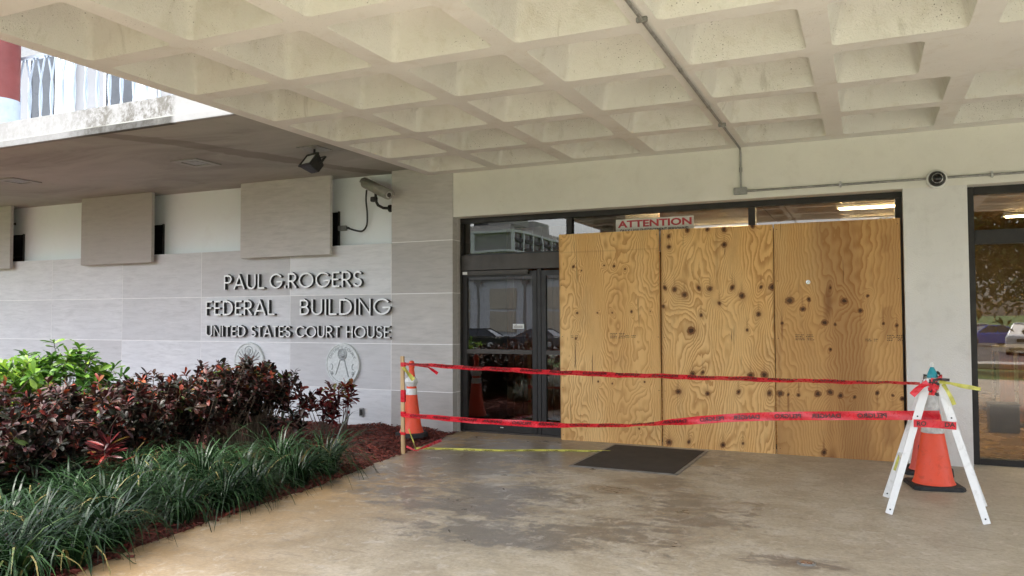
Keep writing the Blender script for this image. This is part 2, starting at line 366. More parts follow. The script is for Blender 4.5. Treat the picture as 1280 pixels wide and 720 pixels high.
M['yellow_tape'] = simple('yellow_caution_tape', (.58, .56, .12), .35, var=.25, scale=12, bump=.2)
M['white_alu'] = scuffed('white_painted_aluminium', (.80, .81, .81), .35, (.35, .34, .32), .35, 12)
M['stake'] = m_woodpanel('stake_wood', (.42, .26, .12), (.62, .44, .24), .7)
M['teal'] = simple('teal_plastic', (.01, .27, .33), .4)
M['mat'] = m_ground('rubber_backed_mat', [(.3, (.022, .017, .012)), (.7, (.062, .050, .037))], 6, .95, .5, 220)
M['mat_edge'] = simple('mat_edge', (.22, .21, .19), .6, var=.25, scale=12)
M['ink'] = simple('stamp_ink', (.060, .040, .025), .8, bump=0)
M['sign_white'] = simple('sign_board', (.66, .64, .60), .5)
M['sign_red'] = simple('sign_red_ink', (.42, .030, .045), .5, bump=0)
M['wood_dark'] = m_woodpanel('dark_wood_panelling', (.14, .05, .022), (.32, .12, .05))
M['light_block'] = simple('dark_vestibule_paint', (.02, .016, .013), .6)  # near-black finish of the added light-blocking box behind the doors
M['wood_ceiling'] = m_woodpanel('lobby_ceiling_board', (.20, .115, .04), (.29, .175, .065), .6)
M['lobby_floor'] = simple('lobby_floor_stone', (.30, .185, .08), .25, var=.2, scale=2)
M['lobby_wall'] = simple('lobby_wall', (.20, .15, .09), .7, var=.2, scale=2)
M['light_panel'] = emis('fluorescent_tube', (1, .88, .58), 18.)
M['stem'] = m_woodpanel('shrub_stem', (.09, .065, .045), (.20, .155, .11), .85)
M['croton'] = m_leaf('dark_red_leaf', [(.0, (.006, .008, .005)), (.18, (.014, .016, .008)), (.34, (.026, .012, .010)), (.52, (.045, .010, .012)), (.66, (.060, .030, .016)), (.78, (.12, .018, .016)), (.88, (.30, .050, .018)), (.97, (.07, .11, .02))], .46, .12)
M['croton_red'] = m_leaf('red_leaf', [(.0, (.012, .006, .007)), (.35, (.050, .009, .011)), (.7, (.16, .016, .016)), (.9, (.34, .035, .018)), (1., (.12, .14, .03))], .35, .18)
M['green_leaf'] = m_leaf('green_leaf', [(.0, (.015, .045, .008)), (.45, (.05, .13, .015)), (.8, (.16, .30, .03)), (1., (.30, .42, .05))], .4, .35)
M['liriope'] = m_leaf('grass_blade', [(.0, (.005, .014, .005)), (.45, (.014, .040, .013)), (.8, (.036, .085, .026)), (.93, (.11, .17, .05)), (.985, (.30, .22, .09))], .40, .15)
M['lawn'] = m_ground('lawn', [(.3, (.035, .07, .012)), (.55, (.07, .13, .025)), (.75, (.11, .17, .04))], .8, .95, .6, 18)
M['asphalt'] = m_ground('asphalt', [(.3, (.035, .035, .036)), (.7, (.075, .074, .072))], 1.2, .9, .3, 45)
M['sidewalk'] = m_ground('sidewalk_concrete', [(.3, (.34, .33, .30)), (.7, (.48, .46, .42))], 1.5, .9, .2, 50)
M['road_paint'] = simple('white_road_paint', (.72, .71, .68), .7, var=.2)
M['bldg'] = m_paint('warm_grey_render', (.36, .345, .32), bumpy=.1, sc=.2)
M['upper'] = m_paint('dimmed_panel_paint', (.22, .225, .24), bumpy=.1, sc=.4)  # upper wall darkened in the colour so it does not overexpose outdoors
M['bldg_lt'] = m_paint('pale_render', (.76, .77, .775), bumpy=.1, sc=.2)
M['bldg_white'] = m_paint('white_frame_render', (.78, .78, .77), bumpy=.1, sc=.2)
M['bldg_tan'] = m_paint('tan_panel', (.62, .55, .43), bumpy=.1, sc=.3)
M['win_dark'] = simple('far_window_glass', (.03, .034, .04), .12, var=.2, bump=0)
M['rail_white'] = simple('pale_blue_white_rail_paint', (.36, .42, .50), .45)  # rail paint darkened in the colour against the strong outdoor light
M['column_red'] = simple('brick_red_column_paint', (.17, .036, .032), .6, var=.12, scale=4)
M['bark'] = m_woodpanel('bark', (.06, .045, .032), (.15, .12, .09), .9)
M['tree_leaf'] = m_leaf('tree_leaf', [(.0, (.012, .03, .008)), (.5, (.035, .075, .018)), (1., (.09, .15, .035))], .5, .25)
M['tyre'] = simple('tyre_rubber', (.018, .018, .018), .8)
M['rim'] = simple('alloy_rim', (.5, .5, .5), .35, .7)
M['lamp_glass'] = simple('headlamp_glass', (.7, .7, .7), .1, bump=0)
for nm, c in (('car_white', (.75, .76, .77)), ('car_blue', (.02, .10, .48)), ('car_silver', (.62, .63, .64)), ('car_black', (.012, .012, .014)), ('car_grey', (.10, .105, .115))):
    M[nm] = simple(nm+'_paint', c, .18, .1, var=.04, scale=2, bump=0)

# ================================================================== SETTING
def terr(y): return 0. if y > -11.5 else (-.87*min(1, (-11.5-y)/20.5))
ys = [80, 20, 0, -11.5] + [-11.5-20.5*i/10 for i in range(1, 11)] + [-60, -120, -300, -900]
xs = [-900, -200, -80, -40, -20, 0, 20, 40, 80, 200, 900]
g = MB(); g.add([(x, y, terr(y)-.13) for y in ys for x in xs], [(j*len(xs)+i, j*len(xs)+i+1, (j+1)*len(xs)+i+1, (j+1)*len(xs)+i) for j in range(len(ys)-1) for i in range(len(xs)-1)])
tag(g.build('ground', M['lawn']), kind='structure')
EDGE = [(-4.76, .34), (-4.74, -.34), (-4.56, -1.69), (-4.38, -3.16), (-4.34, -4.15), (-4.30, -4.89), (-4.17, -5.63), (-3.98, -6.8), (-3.8, -8.6), (-3.7, -11.5)]
def edge_x(y):
    for (x0, y0), (x1, y1) in zip(EDGE, EDGE[1:]):
        if y0 >= y >= y1: return x0+(x1-x0)*(y0-y)/(y0-y1)
    return EDGE[-1][0] if y < 0 else EDGE[0][0]
fine = []
for i in range(60):
    y = .34-11.84*i/59; fine.append((edge_x(y)+.012*math.sin(y*9)+.01*math.sin(y*23+1), y))
p = fine + [(26, -11.5), (26, .34)]; n = len(p)
g = MB(); g.add([(x, y, 0) for x, y in p]+[(x, y, -.2) for x, y in p], [tuple(range(n))[::-1], tuple(range(n, 2*n))]+[(i, (i+1) % n, n+(i+1) % n, n+i) for i in range(n)])
tag(g.build('pavement', M['concrete']), kind='structure')
tag(B('driveway', M['asphalt'], None, -60, 60, -47.5, -33.5, -.93, -.83), kind='structure')
tag(B('sidewalk', M['sidewalk'], None, -60, 60, -33.5, -31.4, -.95, -.74, .02), kind='structure')
tag(B('parking_lot', M['asphalt'], None, -90, 60, -75, -47.5, -.93, -.826), kind='structure')
g = MB()
for i in range(-24, 14): g.box(i*2.8-.06, i*2.8+.06, -46.5, -41.5, -.829, -.822)
tag(g.build('road_marking', M['road_paint']), kind='structure')

# mulch bed: uneven sheet plus loose chips
def bed_z(x, y):
    d = edge_x(y)-x
    return -.03 + .055*min(1, max(0, d)/.35) + .018*math.sin(x*3.1+y*1.7)*min(1, max(0, d)) + .012*math.sin(x*8.3-y*6.1)*min(1, max(0, d)*2)
nx_, ny_ = 90, 110; vs = []; 
for j in range(ny_+1):
    y = .04-11.5*j/ny_
    for i in range(nx_+1):
        x = edge_x(y)+.05-(12.5)*(i/nx_)**1.5; vs.append((x, y, bed_z(x, y)))
g = MB(); g.add(vs, [(j*(nx_+1)+i, j*(nx_+1)+i+1, (j+1)*(nx_+1)+i+1, (j+1)*(nx_+1)+i) for j in range(ny_) for i in range(nx_)])
o = g.build('planting_bed', M['mulch'], smooth=True); a = o.data.attributes.new('tint', 'FLOAT', 'POINT'); a.data.foreach_set('value', rng.uniform(.05, .5, len(o.data.vertices)).astype('f4'))
tag(o, kind='structure')
V = []; Fc = []; T = []
for k in range(16000):
    y = -.03-rng.random()**1.2*6.7; d = .0+rng.random()**1.2*3.4; x = edge_x(y)-d+.03
    if k % 60 == 0: x += .10*rng.random()
    L_, W_, H_ = rng.uniform(.015, .05), rng.uniform(.005, .014), rng.uniform(.003, .008)
    e = Matrix.Translation((x, y, max(bed_z(x, y), .002 if x > edge_x(y) else -1)+rng.uniform(0, .022))) @ Matrix.Rotation(rng.uniform(0, 6.28), 4, 'Z') @ Matrix.Rotation(rng.normal(0, .35), 4, 'X') @ Matrix.Rotation(rng.normal(0, .3), 4, 'Y')
    b = len(V)
    for q in ((-L_, -W_*.5, 0), (-L_*.7, W_, 0), (L_, W_*.4, 0), (L_*.8, -W_, 0), (-L_*.8, 0, H_), (L_*.8, 0, H_)): V.append(tuple(e @ Vector(q)))
    Fc += [(b, b+3, b+5, b+4), (b+1, b+4, b+5, b+2), (b, b+4, b+1), (b+3, b+2, b+5)]; T += [rng.beta(1.6, 2.2)]*6
me = bpy.data.meshes.new('mulch_chips'); me.from_pydata(V, [], Fc); at = me.attributes.new('tint', 'FLOAT', 'POINT'); at.data.foreach_set('value', np.array(T, 'f4'))
tag(link('mulch_chips', me, M['mulch']), 'loose shredded red mulch chips covering the planting bed by the stone wall', 'mulch', kind='stuff')

# ================================================================== COURTHOUSE
bld = thing('courthouse_building', 'pale limestone and white stucco courthouse front with bronze glass entrance and overhanging upper floor', 'building')
WY = -.02; PE = -4.77; SZ = 3.39
rows = [-.13, .505, 1.11, 1.765, 2.44]; colsx = [-5.69-1.675*i for i in range(0, 8)]
J = .005
B('backing_wall', M['mortar'], bld, -17.3, -4.9, WY+.0025, .20, -.14, 2.425)
for ri in range(4):
    for ci in range(7):
        B('stone_panel', M['stone'], bld, colsx[ci+1]+J, colsx[ci]-J, WY, WY+.05, rows[ri]+J, rows[ri+1]-J)
prow = rows + [SZ+.002]
for ri in range(5):
    B('stone_panel', M['stone_brown'], bld, -5.69+J, PE, WY, WY+.12, prow[ri]+J, prow[ri+1]-J)
    B('stone_panel', M['stone_brown'], bld, -4.9, PE, WY+.12+2*J, .34, prow[ri]+J, prow[ri+1]-J)
B('pilaster_core', M['mortar'], bld, -5.68, PE-.004, WY+.0028, .33, -.1, SZ)
B('upper_white_wall', M['white_wall'], bld, -17.3, -5.682, .15, .36, 2.40, SZ+.002)
B('wall_cap', M['white_wall'], bld, -17.3, -5.695, WY+.002, .15, 2.426, 2.437)
for k in range(3):
    x1 = -6.59-3.36*k; x0 = x1-1.585
    B('screen_panel', M['stone_brown'], bld, x0, x1, -.14, -.085, 2.31, SZ-.001, .003)
    for zz in (2.5, 3.1): B('bracket', M['black_metal'], bld, x0+.3, x1-.3, -.085, .15, zz, zz+.04)
    wv = B('window', M['black_window'], bld, x1-1.2, x1-.07, .135, .15, 2.44, 2.92)
    B('window_frame', M['black_metal'], wv, x1-.07, x1-.05, .12, .15, 2.438, 2.93)
# soffit, balcony edge
ye = (onZ(0, 181, SZ).y + onZ(293, 146, SZ).y)/2
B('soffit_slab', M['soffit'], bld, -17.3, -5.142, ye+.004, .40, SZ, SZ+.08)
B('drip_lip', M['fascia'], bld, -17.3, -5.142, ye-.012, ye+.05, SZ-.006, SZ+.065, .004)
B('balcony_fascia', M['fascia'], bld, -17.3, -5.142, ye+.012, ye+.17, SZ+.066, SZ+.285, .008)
B('balcony_floor', M['white_wall'], bld, -17.3, -5.142, ye+.17, -.62, SZ+.081, SZ+.25)
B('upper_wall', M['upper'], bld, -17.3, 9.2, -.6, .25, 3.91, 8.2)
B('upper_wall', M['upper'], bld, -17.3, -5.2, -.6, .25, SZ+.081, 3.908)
for k in range(6):
    wv = B('window', M['win_dark'], bld, -15.6+1.75*k, -15.6+1.75*k+.55, -.63, -.6, 3.75, 5.6)
    B('window_frame', M['steel'], wv, -15.65+1.75*k, -15.6+1.75*k, -.65, -.6, 3.72, 5.63)
    B('pilaster_strip', M['bldg_white'], bld, -14.9+1.75*k, -14.6+1.75*k, -.72, -.6, SZ+.251, 6.0)
pc = onY(22, 80, ye+.40); pc.x -= .33
c_ = MB().lathe([(.215, 3.62), (.215, 5.9)], 28, Matrix.Translation((pc.x, ye+.40, .40))).build('balcony_column', M['column_red'], bld, smooth=True)
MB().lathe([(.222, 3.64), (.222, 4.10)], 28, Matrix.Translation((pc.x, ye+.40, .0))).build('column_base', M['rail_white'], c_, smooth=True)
# header, piers
B('header_wall', M['cream'], bld, PE-.1, 9.2, 0, .35, 2.73, 3.745)
B('pier', M['pier'], bld, .352, .912, 0, .35, -.1, 2.73)
B('pier', M['pier'], bld, 4.602, 9.2, 0, .35, -.1, 2.73)
# storefront
fy0, fy1 = .18, .29
def FR(nm, x0, x1, z0, z1, y0=fy0, y1=fy1, mat='bronze', par=bld): return B(nm, M[mat], par, x0, x1, y0, y1, z0, z1, .004)
FR('head_frame', -4.769, .351, 2.665, 2.729)
FR('jamb_frame', -4.769, -4.735, 0, 2.664); FR('jamb_frame', .285, .351, 0, 2.664)
for x in (-3.31, -1.17): FR('mullion', x, x+.075, 0, 2.664, fy0+.002)
FR('door_header', -4.734, -3.311, 2.055, 2.245, .15, .285, 'bronze_lt')
FR('threshold', -4.734, -3.311, -.02, .018, .15, .32, 'bronze_lt')
FR('door_jamb', -3.695, -3.645, .018, 2.054)
for x0, x1, z0 in ((-4.734, -3.311, 2.246), (-3.234, -1.171, .02), (-1.094, .284, .02)):
    t_ = FR('transom_frame', x0, x1, z0 if z0 < 1 else z0, z0+.02 if z0 > 1 else .06, fy0+.01, fy1-.01)
    B('pane', M['glass_dark'], t_, x0, x1, .225, .231, z0+.02 if z0 > 1 else .06, 2.664)
def door(x0, x1, first):
    g = MB(); s_ = .062
    g.box(x0, x0+s_, fy0, fy0+.05, .02, 2.03).box(x1-s_, x1, fy0, fy0+.05, .02, 2.03)
    g.box(x0+s_, x1-s_, fy0, fy0+.05, 1.965, 2.03).box(x0+s_, x1-s_, fy0, fy0+.05, .02, .125)
    d = g.build('door', M['bronze'], bld, .003)
    g = MB().box(x0+s_, x1-s_, fy0-.008, fy0+.05, .995, 1.045); g.build('push_rail', M['bronze_lt'], d, .004)
    B('pane', M['glass_dark'], d, x0+s_, x1-s_, fy0+.02, fy0+.026, 1.045, 1.965)
    B('pane', M['glass_dark'], d, x0+s_, x1-s_, fy0+.02, fy0+.026, .125, .995)
    if first:
        B('closer_cover', M['bronze_lt'], d, x0+.02, x1-.10, fy0-.04, fy0, 1.99, 2.045, .006)
        B('closer_tag', M['white_plastic'], d, x0+.02, x0+.085, fy0-.044, fy0-.040, 2.0, 2.035)
        n_ = B('notice', M['white_plastic'], d, -4.03, -3.88, fy0+.012, fy0+.02, 1.31, 1.37)
        g = MB()
        for i in range(3): g.box(-4.015, -3.895, fy0+.010, fy0+.0119, 1.32+.011*i, 1.325+.011*i)
        g.add([(-3.995, fy0+.0105, 1.353), (-3.975, fy0+.0105, 1.353), (-3.985, fy0+.0105, 1.367)], [(0, 1, 2)])
        g.build('notice_print', M['ink'], n_)
        B('serial_tag', M['white_plastic'], d, -4.2, -4.16, fy0-.002, fy0, .07, .08)
    return d
door(-4.73, -3.70, True); door(-3.64, -2.60, False)
# right-hand lobby window
wn = FR('lobby_window', .913, .985, 0, 2.729); 
for a_ in ((.986, 4.60, 2.655, 2.729), (.986, 4.60, 0, .06), (.986, 4.60, 2.16, 2.30), (4.53, 4.601, .061, 2.159), (2.75, 2.83, .061, 2.159)): FR('frame_bar', *a_[:2], *a_[2:], par=wn)
B('pane', M['glass_dark'], wn, .985, 2.75, .225, .231, .06, 2.16); B('pane', M['glass_dark'], wn, 2.83, 4.53, .225, .231, .06, 2.16); B('pane', M['glass_dark'], wn, .985, 4.53, .225, .231, 2.30, 2.655)

# lobby (seen through the glass)
tag(B('lobby_floor', M['lobby_floor'], None, -5.0, 9.2, .345, 9, -.12, -.012), kind='structure')
tag(B('lobby_ceiling', M['lobby_wall'], None, -5.0, 9.2, .36, 9, 3.0, 3.2), kind='structure')
lw_ = tag(B('lobby_back_wall', M['lobby_wall'], None, -5.2, 9.4, 9, 9.2, -.1, 3.2), kind='structure')
for x in (-5.2, 9.2): tag(B('lobby_side_wall', M['lobby_wall'], None, x, x+.2, .36, 9, -.1, 3.2), kind='structure')
lc = bpy.data.objects['lobby_ceiling']
cp = MB().box(-.595, .595, -.295, .295, 0, .02).mesh('ceiling_panel', .004)
for i in range(11):
    for j in range(12):
        o = link('ceiling_panel', cp, M['wood_ceiling'], lc); o.location = (-4.3+1.2*i, .75+.6*j, 2.975)
for (x, y) in ((-2.2, 2.15), (-2.2, 4.6), (.25, 2.15), (.25, 2.95), (.25, 4.6), (2.5, 3.0), (2.5, 5.0), (4.2, 3.4), (4.2, 5.2)):  # strips on the lobby window side are added to brighten its floor
    l_ = thing('ceiling_light', 'lit fluorescent strip fitting on the lobby ceiling behind the glass', 'light', (x, y, 2.94), 0, 'lit strips on the lobby ceiling')
    B('housing', M['white_plastic'], l_, -.6, .6, -.09, .09, .0, .034); B('tube', M['light_panel'], l_, -.57, .57, -.05, .05, -.02, -.001, .008)
# dark panelled partition behind the doors
pt = thing('panelled_partition', 'dark brown vertical board partition standing inside behind the glass doors', 'partition', (-3.9, 1.9, 0))
B('core', M['wood_dark'], pt, -1.2, 1.3, .03, .10, -.012, 2.96)
B('light_block_side', M['light_block'], pt, 1.2, 1.3, -1.6, -.002, -.011, 2.96); B('light_block_side', M['light_block'], pt, -1.1, -1.0, -1.6, -.002, -.011, 2.96); B('light_block_top', M['light_block'], pt, -.999, 1.199, -1.6, -.002, 2.78, 2.96)  # side screens and ceiling added to block light behind the door glass
for k in range(16): B('board', M['wood_dark'], pt, -1.2+.156*k, -1.2+.156*k+.148, 0, .03, -.01, 2.77, .004)
def stanchion(x, y, lab):
    s_ = thing('stanchion', lab, 'stanchion', (x, y, -.012), 0, 'lobby queue posts')
    MB().lathe([(.16, 0), (.16, .012), (.12, .03), (.03, .045)], 28).build('base', M['black_metal'], s_, smooth=True)
    MB().lathe([(.025, .04), (.025, .9), (.032, .91), (.032, .99), (.01, 1.0)], 16).build('post', M['steel'], s_, smooth=True)
pw = onZ(1243, 511, 0); stanchion(pw.x, pw.y, 'steel queue post nearer the white pier inside the lobby window')
pw = onZ(1272, 531, 0); stanchion(pw.x, pw.y, 'steel queue post beside the rounded desk inside the lobby window')
dk = thing('reception_desk', 'dark rounded reception desk with grey top inside the lobby window', 'desk', (2.75, 4.6, -.012))
MB().lathe([(.95, 0), (.95, .1), (1.0, .15), (1.0, .95)], 40).build('body', M['wood_dark'], dk, smooth=True)
MB().lathe([(1.08, .951), (1.08, 1.02)], 40).build('worktop', M['mat_edge'], dk, smooth=True)
bn = thing('waste_bin', 'low grey open box standing on the lobby floor behind the window', 'bin', (1.55, 2.9, -.012))
B('body', M['black_metal'], bn, -.16, .16, -.14, .14, 0, .34, .01); B('rim', M['black_metal'], bn, -.17, .17, -.15, .15, .34, .36, .004)

# ================================================================== WAFFLE CANOPY
ZC = 3.29; PX, PY, X0, Y0 = .962, .948, -5.07, -.13; NX, NY = 11, 7
can = thing('waffle_canopy', 'off white concrete waffle slab canopy over the entrance pavement', 'canopy')
def ropen(x0, x1, y0, y1, r, n=5):
    pts = []
    for (cx, cy, a0) in ((x1-r, y1-r, 0), (x0+r, y1-r, 90), (x0+r, y0+r, 180), (x1-r, y0+r, 270)):
        for k in range(n+1): a = R(a0+90*k/n); pts.append((cx+r*math.cos(a), cy+r*math.sin(a)))
    return pts
HO = .08; CR = .045
def ring(g, cx0, cx1, cy0, cy1, op, n=5):
    b = len(g.v); N = 4*(n+1); g.v += [(x, y, ZC) for x, y in op]; o_ = len(g.v); g.v += [(cx1, cy1, ZC), (cx0, cy1, ZC), (cx0, cy0, ZC), (cx1, cy0, ZC)]
    for c in range(4):
        s_ = b+c*(n+1)
        for k in range(n): g.f.append((o_+c, s_+k, s_+k+1))
        g.f.append((o_+c, s_+n, b+((c+1) % 4)*(n+1), o_+(c+1) % 4))
def pan_mesh(hx, hy):
    g = MB(); prev = None
    for (ins, z, r) in ((0, 0, CR), (.010, .016, CR), (.034, .11, .055), (.060, .22, .07), (.095, .32, .09), (.15, .375, .12), (.22, .39, .10)):
        op = ropen(-hx+ins, hx-ins, -hy+ins, hy-ins, min(r, hx-ins-.01)); b = len(g.v); g.v += [(x, y, z) for x, y in op]; N = len(op)
        if prev is not None:
            for k in range(N): g.f.append((prev+k, b+k, b+(k+1) % N, prev+(k+1) % N))
        prev = b
    g.f.append(tuple(range(prev, prev+N))[::-1])
    me = bpy.data.meshes.new('coffer'); me.from_pydata(g.v, [], g.f); me.shade_smooth(); return me
std = pan_mesh(PX/2-HO, PY/2-HO); gr = MB()
for i in range(NX):
    for j in range(NY):
        cx0 = X0+PX*i; cx1 = cx0+PX; cy1 = Y0-PY*j; cy0 = cy1-PY
        if j == 2 and i in (6, 7):
            gr.add([(cx0, cy0, ZC), (cx1, cy0, ZC), (cx1, cy1, ZC), (cx0, cy1, ZC)], [(0, 1, 2, 3)]); continue
        ax1 = .39 if (i == 5 and j == 2) else cx1-HO
        ring(gr, cx0, cx1, cy0, cy1, ropen(cx0+HO, ax1, cy0+HO, cy1-HO, CR))
        me = std if ax1 == cx1-HO else pan_mesh((ax1-cx0-HO)/2, PY/2-HO)
        o = link('coffer', me, M['coffer'], can); o.location = ((cx0+HO+ax1)/2, (cy0+cy1)/2, ZC)
XE = X0+PX*NX; YE = Y0-PY*NY
for (a, b_, c, d) in ((X0-.06, X0, YE-.06, 0), (X0, XE, Y0, 0), (XE, XE+.06, YE-.06, 0), (X0, XE, YE-.06, YE)):
    gr.add([(a, c, ZC), (b_, c, ZC), (b_, d, ZC), (a, d, ZC)], [(0, 1, 2, 3)])
gr.build('rib_grid', M['rib'], can)
B('roof_slab', M['rib'], can, X0-.058, XE+.058, YE-.058, -.003, 3.72, 3.90)
for a_ in ((X0-.06, X0-.03, YE-.06, -.003), (XE+.03, XE+.06, YE-.06, -.003), (X0-.028, XE+.028, YE-.06, YE-.03), ): B('edge_beam', M['rib'], can, *a_, ZC+.001, 3.719)
B('wall_strip', M['rib'], can, X0-.028, XE+.028, -.04, -.004, ZC+.001, 3.719)
for x in (X0+.25, XE-.3): B('column', M['pier'], can, x-.2, x+.2, YE+.05, YE+.45, -.02, ZC-.001, .02)

# ================================================================== THINGS FIXED TO THE BUILDING
def arc(cx, cy, rx, ry, a0, a1, n=14): return [(cx+rx*math.cos(R(a0+(a1-a0)*k/n)), cy+ry*math.sin(R(a0+(a1-a0)*k/n))) for k in range(n+1)]
GL = {
 'P': (.54, [[(0, 0), (0, 1)], [(0, 1), (.26, 1)]+arc(.26, .73, .28, .27, 90, -90)+[(0, .46)]]),
 'A': (.78, [[(0, 0), (.39, 1.0), (.78, 0)], [(.15, .27), (.63, .27)]]),
 'U': (.62, [[(0, 1)]+arc(.31, .31, .31, .31, 180, 360)+[(.62, 1)]]),
 'L': (.42, [[(0, 1), (0, 0), (.42, 0)]]),
 'G': (.94, [arc(.48, .5, .48, .5, 42, 352, 26)+[(.93, .44), (.56, .44)]]),
 'R': (.56, [[(0, 0), (0, 1)], [(0, 1), (.26, 1)]+arc(.26, .73, .28, .27, 90, -90)+[(0, .46)], [(.22, .46), (.56, 0)]]),
 'O': (1.0, [arc(.5, .5, .5, .5, 0, 360, 32)]),
 'E': (.44, [[(.44, 1), (0, 1), (0, 0), (.44, 0)], [(0, .5), (.38, .5)]]),
 'F': (.44, [[(.44, 1), (0, 1), (0, 0)], [(0, .52), (.36, .52)]]),
 'S': (.50, [arc(.26, .75, .24, .25, 35, 270, 14)[:-1]+arc(.24, .25, .26, .25, 90, -150, 14)]),
 'D': (.72, [[(0, 0), (0, 1), (.24, 1)]+arc(.24, .5, .48, .5, 90, -90, 18)+[(0, 0)]]),
 'B': (.54, [[(0, 0), (0, 1), (.24, 1)]+arc(.24, .755, .24, .245, 90, -90)+[(0, .51)], [(.24, .51)]+arc(.26, .255, .28, .255, 90, -90)+[(0, 0)]]),
 'I': (.0, [[(0, 0), (0, 1)]]), 'N': (.66, [[(0, 0), (0, 1), (.66, 0), (.66, 1)]]), 'T': (.52, [[(0, 1), (.52, 1)], [(.26, 1), (.26, 0)]]),
 'C': (.82, [arc(.48, .5, .48, .5, 48, 312, 24)]), 'H': (.58, [[(0, 0), (0, 1)], [(.58, 0), (.58, 1)], [(0, .5), (.58, .5)]]),
 '.': (.02, [[(0, 0), (.001, .10)]])}
def stroke(g, pts, w_, y0, y1):
    P = [Vector((x, z)) for x, z in pts]; closed = (P[0]-P[-1]).length < 1e-4
    if closed: P = P[:-1]
    n = len(P); Lf, Rt = [], []
    for i in range(n):
        a = P[i-1] if (i or closed) else None; c = P[(i+1) % n] if (i < n-1 or closed) else None
        d1 = (P[i]-a).normalized() if a is not None else None; d2 = (c-P[i]).normalized() if c is not None else None
        d1 = d1 or d2; d2 = d2 or d1
        nn = Vector((-(d1+d2).y, (d1+d2).x)); nn = nn.normalized() if nn.length > 1e-3 else Vector((-d1.y, d1.x))
        k = w_/2/max(.45, nn.dot(Vector((-d1.y, d1.x))))
        e = Vector((0, 0))
        if not closed and i == 0: e = -d1*w_*.5*(1 if len(P) > 1 else 0)
        if not closed and i == n-1: e = d2*w_*.5
        Lf.append(P[i]+nn*k+e); Rt.append(P[i]-nn*k+e)
    vs = [(q.x, y0, q.y) for q in Lf]+[(q.x, y0, q.y) for q in Rt]+[(q.x, y1, q.y) for q in Lf]+[(q.x, y1, q.y) for q in Rt]
    fs = []
    for i in range(n if closed else n-1):
        j = (i+1) % n; fs += [(i, n+i, n+j, j), (2*n+i, 2*n+j, 3*n+j, 3*n+i), (i, j, 2*n+j, 2*n+i), (n+j, n+i, 3*n+i, 3*n+j)]
    if not closed: fs += [(0, 2*n, 3*n, n), (n-1, 2*n-1, 4*n-1, 3*n-1)]
    g.add(vs, fs)
sign = thing('building_sign', 'raised metal name lettering in three lines on the limestone wall', 'sign', (0, 0, 0))
YL = WY-.060
def word(txt, px0, px1, z0, h):
    x0 = onY(px0, 390, YL).x; x1 = onY(px1, 390, YL).x; wt = .108*h
    gap = .27; wid = sum(GL[c][0] for c in txt)+gap*(len(txt)-1)
    sx = (x1-x0-wt)/wid; cx = x0+wt/2
    for c in txt:
        wl, st = GL[c]; g = MB()
        for q, s_ in enumerate(st): stroke(g, [(x*sx, wt/2+z*(h-wt)) for x, z in s_], wt, -.0007*q, .052-.0007*q)
        o = g.build('letter', None, sign); o.location = (cx, YL, z0); me = o.data
        me.materials.append(M['silver']); me.materials.append(M['letter_side'])
        for f in me.polygons: f.material_index = 0 if f.normal.y < -.5 else 1
        pin = MB()
        for zz in (.2, .8): 
            xx = st[0][0][0]*sx; pin.tube([(xx, .03, h*zz), (xx, .062, h*zz)], .004, 6)
        pin.build('pin', M['steel'], o)
        cx += (wl+gap)*sx
word('PAUL', 279.5, 330, 1.868, .212); word('G.', 336.5, 357, 1.868, .212); word('ROGERS', 359.5, 452, 1.868, .212)
word('FEDERAL', 257, 343, 1.492, .215); word('BUILDING', 374.5, 487.5, 1.492, .215)
word('UNITED', 257.5, 307, 1.185, .158); word('STATES', 313.5, 363, 1.185, .158); word('COURT', 369.5, 425, 1.185, .158); word('HOUSE', 432.5, 487, 1.185, .158)

# ---- text helper
def text_geo(s, bold=.0):
    cu = bpy.data.curves.new('txt', 'FONT'); cu.body = s; cu.size = 1; cu.offset = bold; cu.resolution_u = 3
    o = bpy.data.objects.new('txt', cu); COL.objects.link(o); bpy.context.view_layer.update()
    me = bpy.data.meshes.new_from_object(o.evaluated_get(bpy.context.evaluated_depsgraph_get()))
    vs = np.array([v.co[:2] for v in me.vertices]); fs = [tuple(p.vertices) for p in me.polygons]
    bpy.data.objects.remove(o); bpy.data.curves.remove(cu); bpy.data.meshes.remove(me)
    return vs, fs

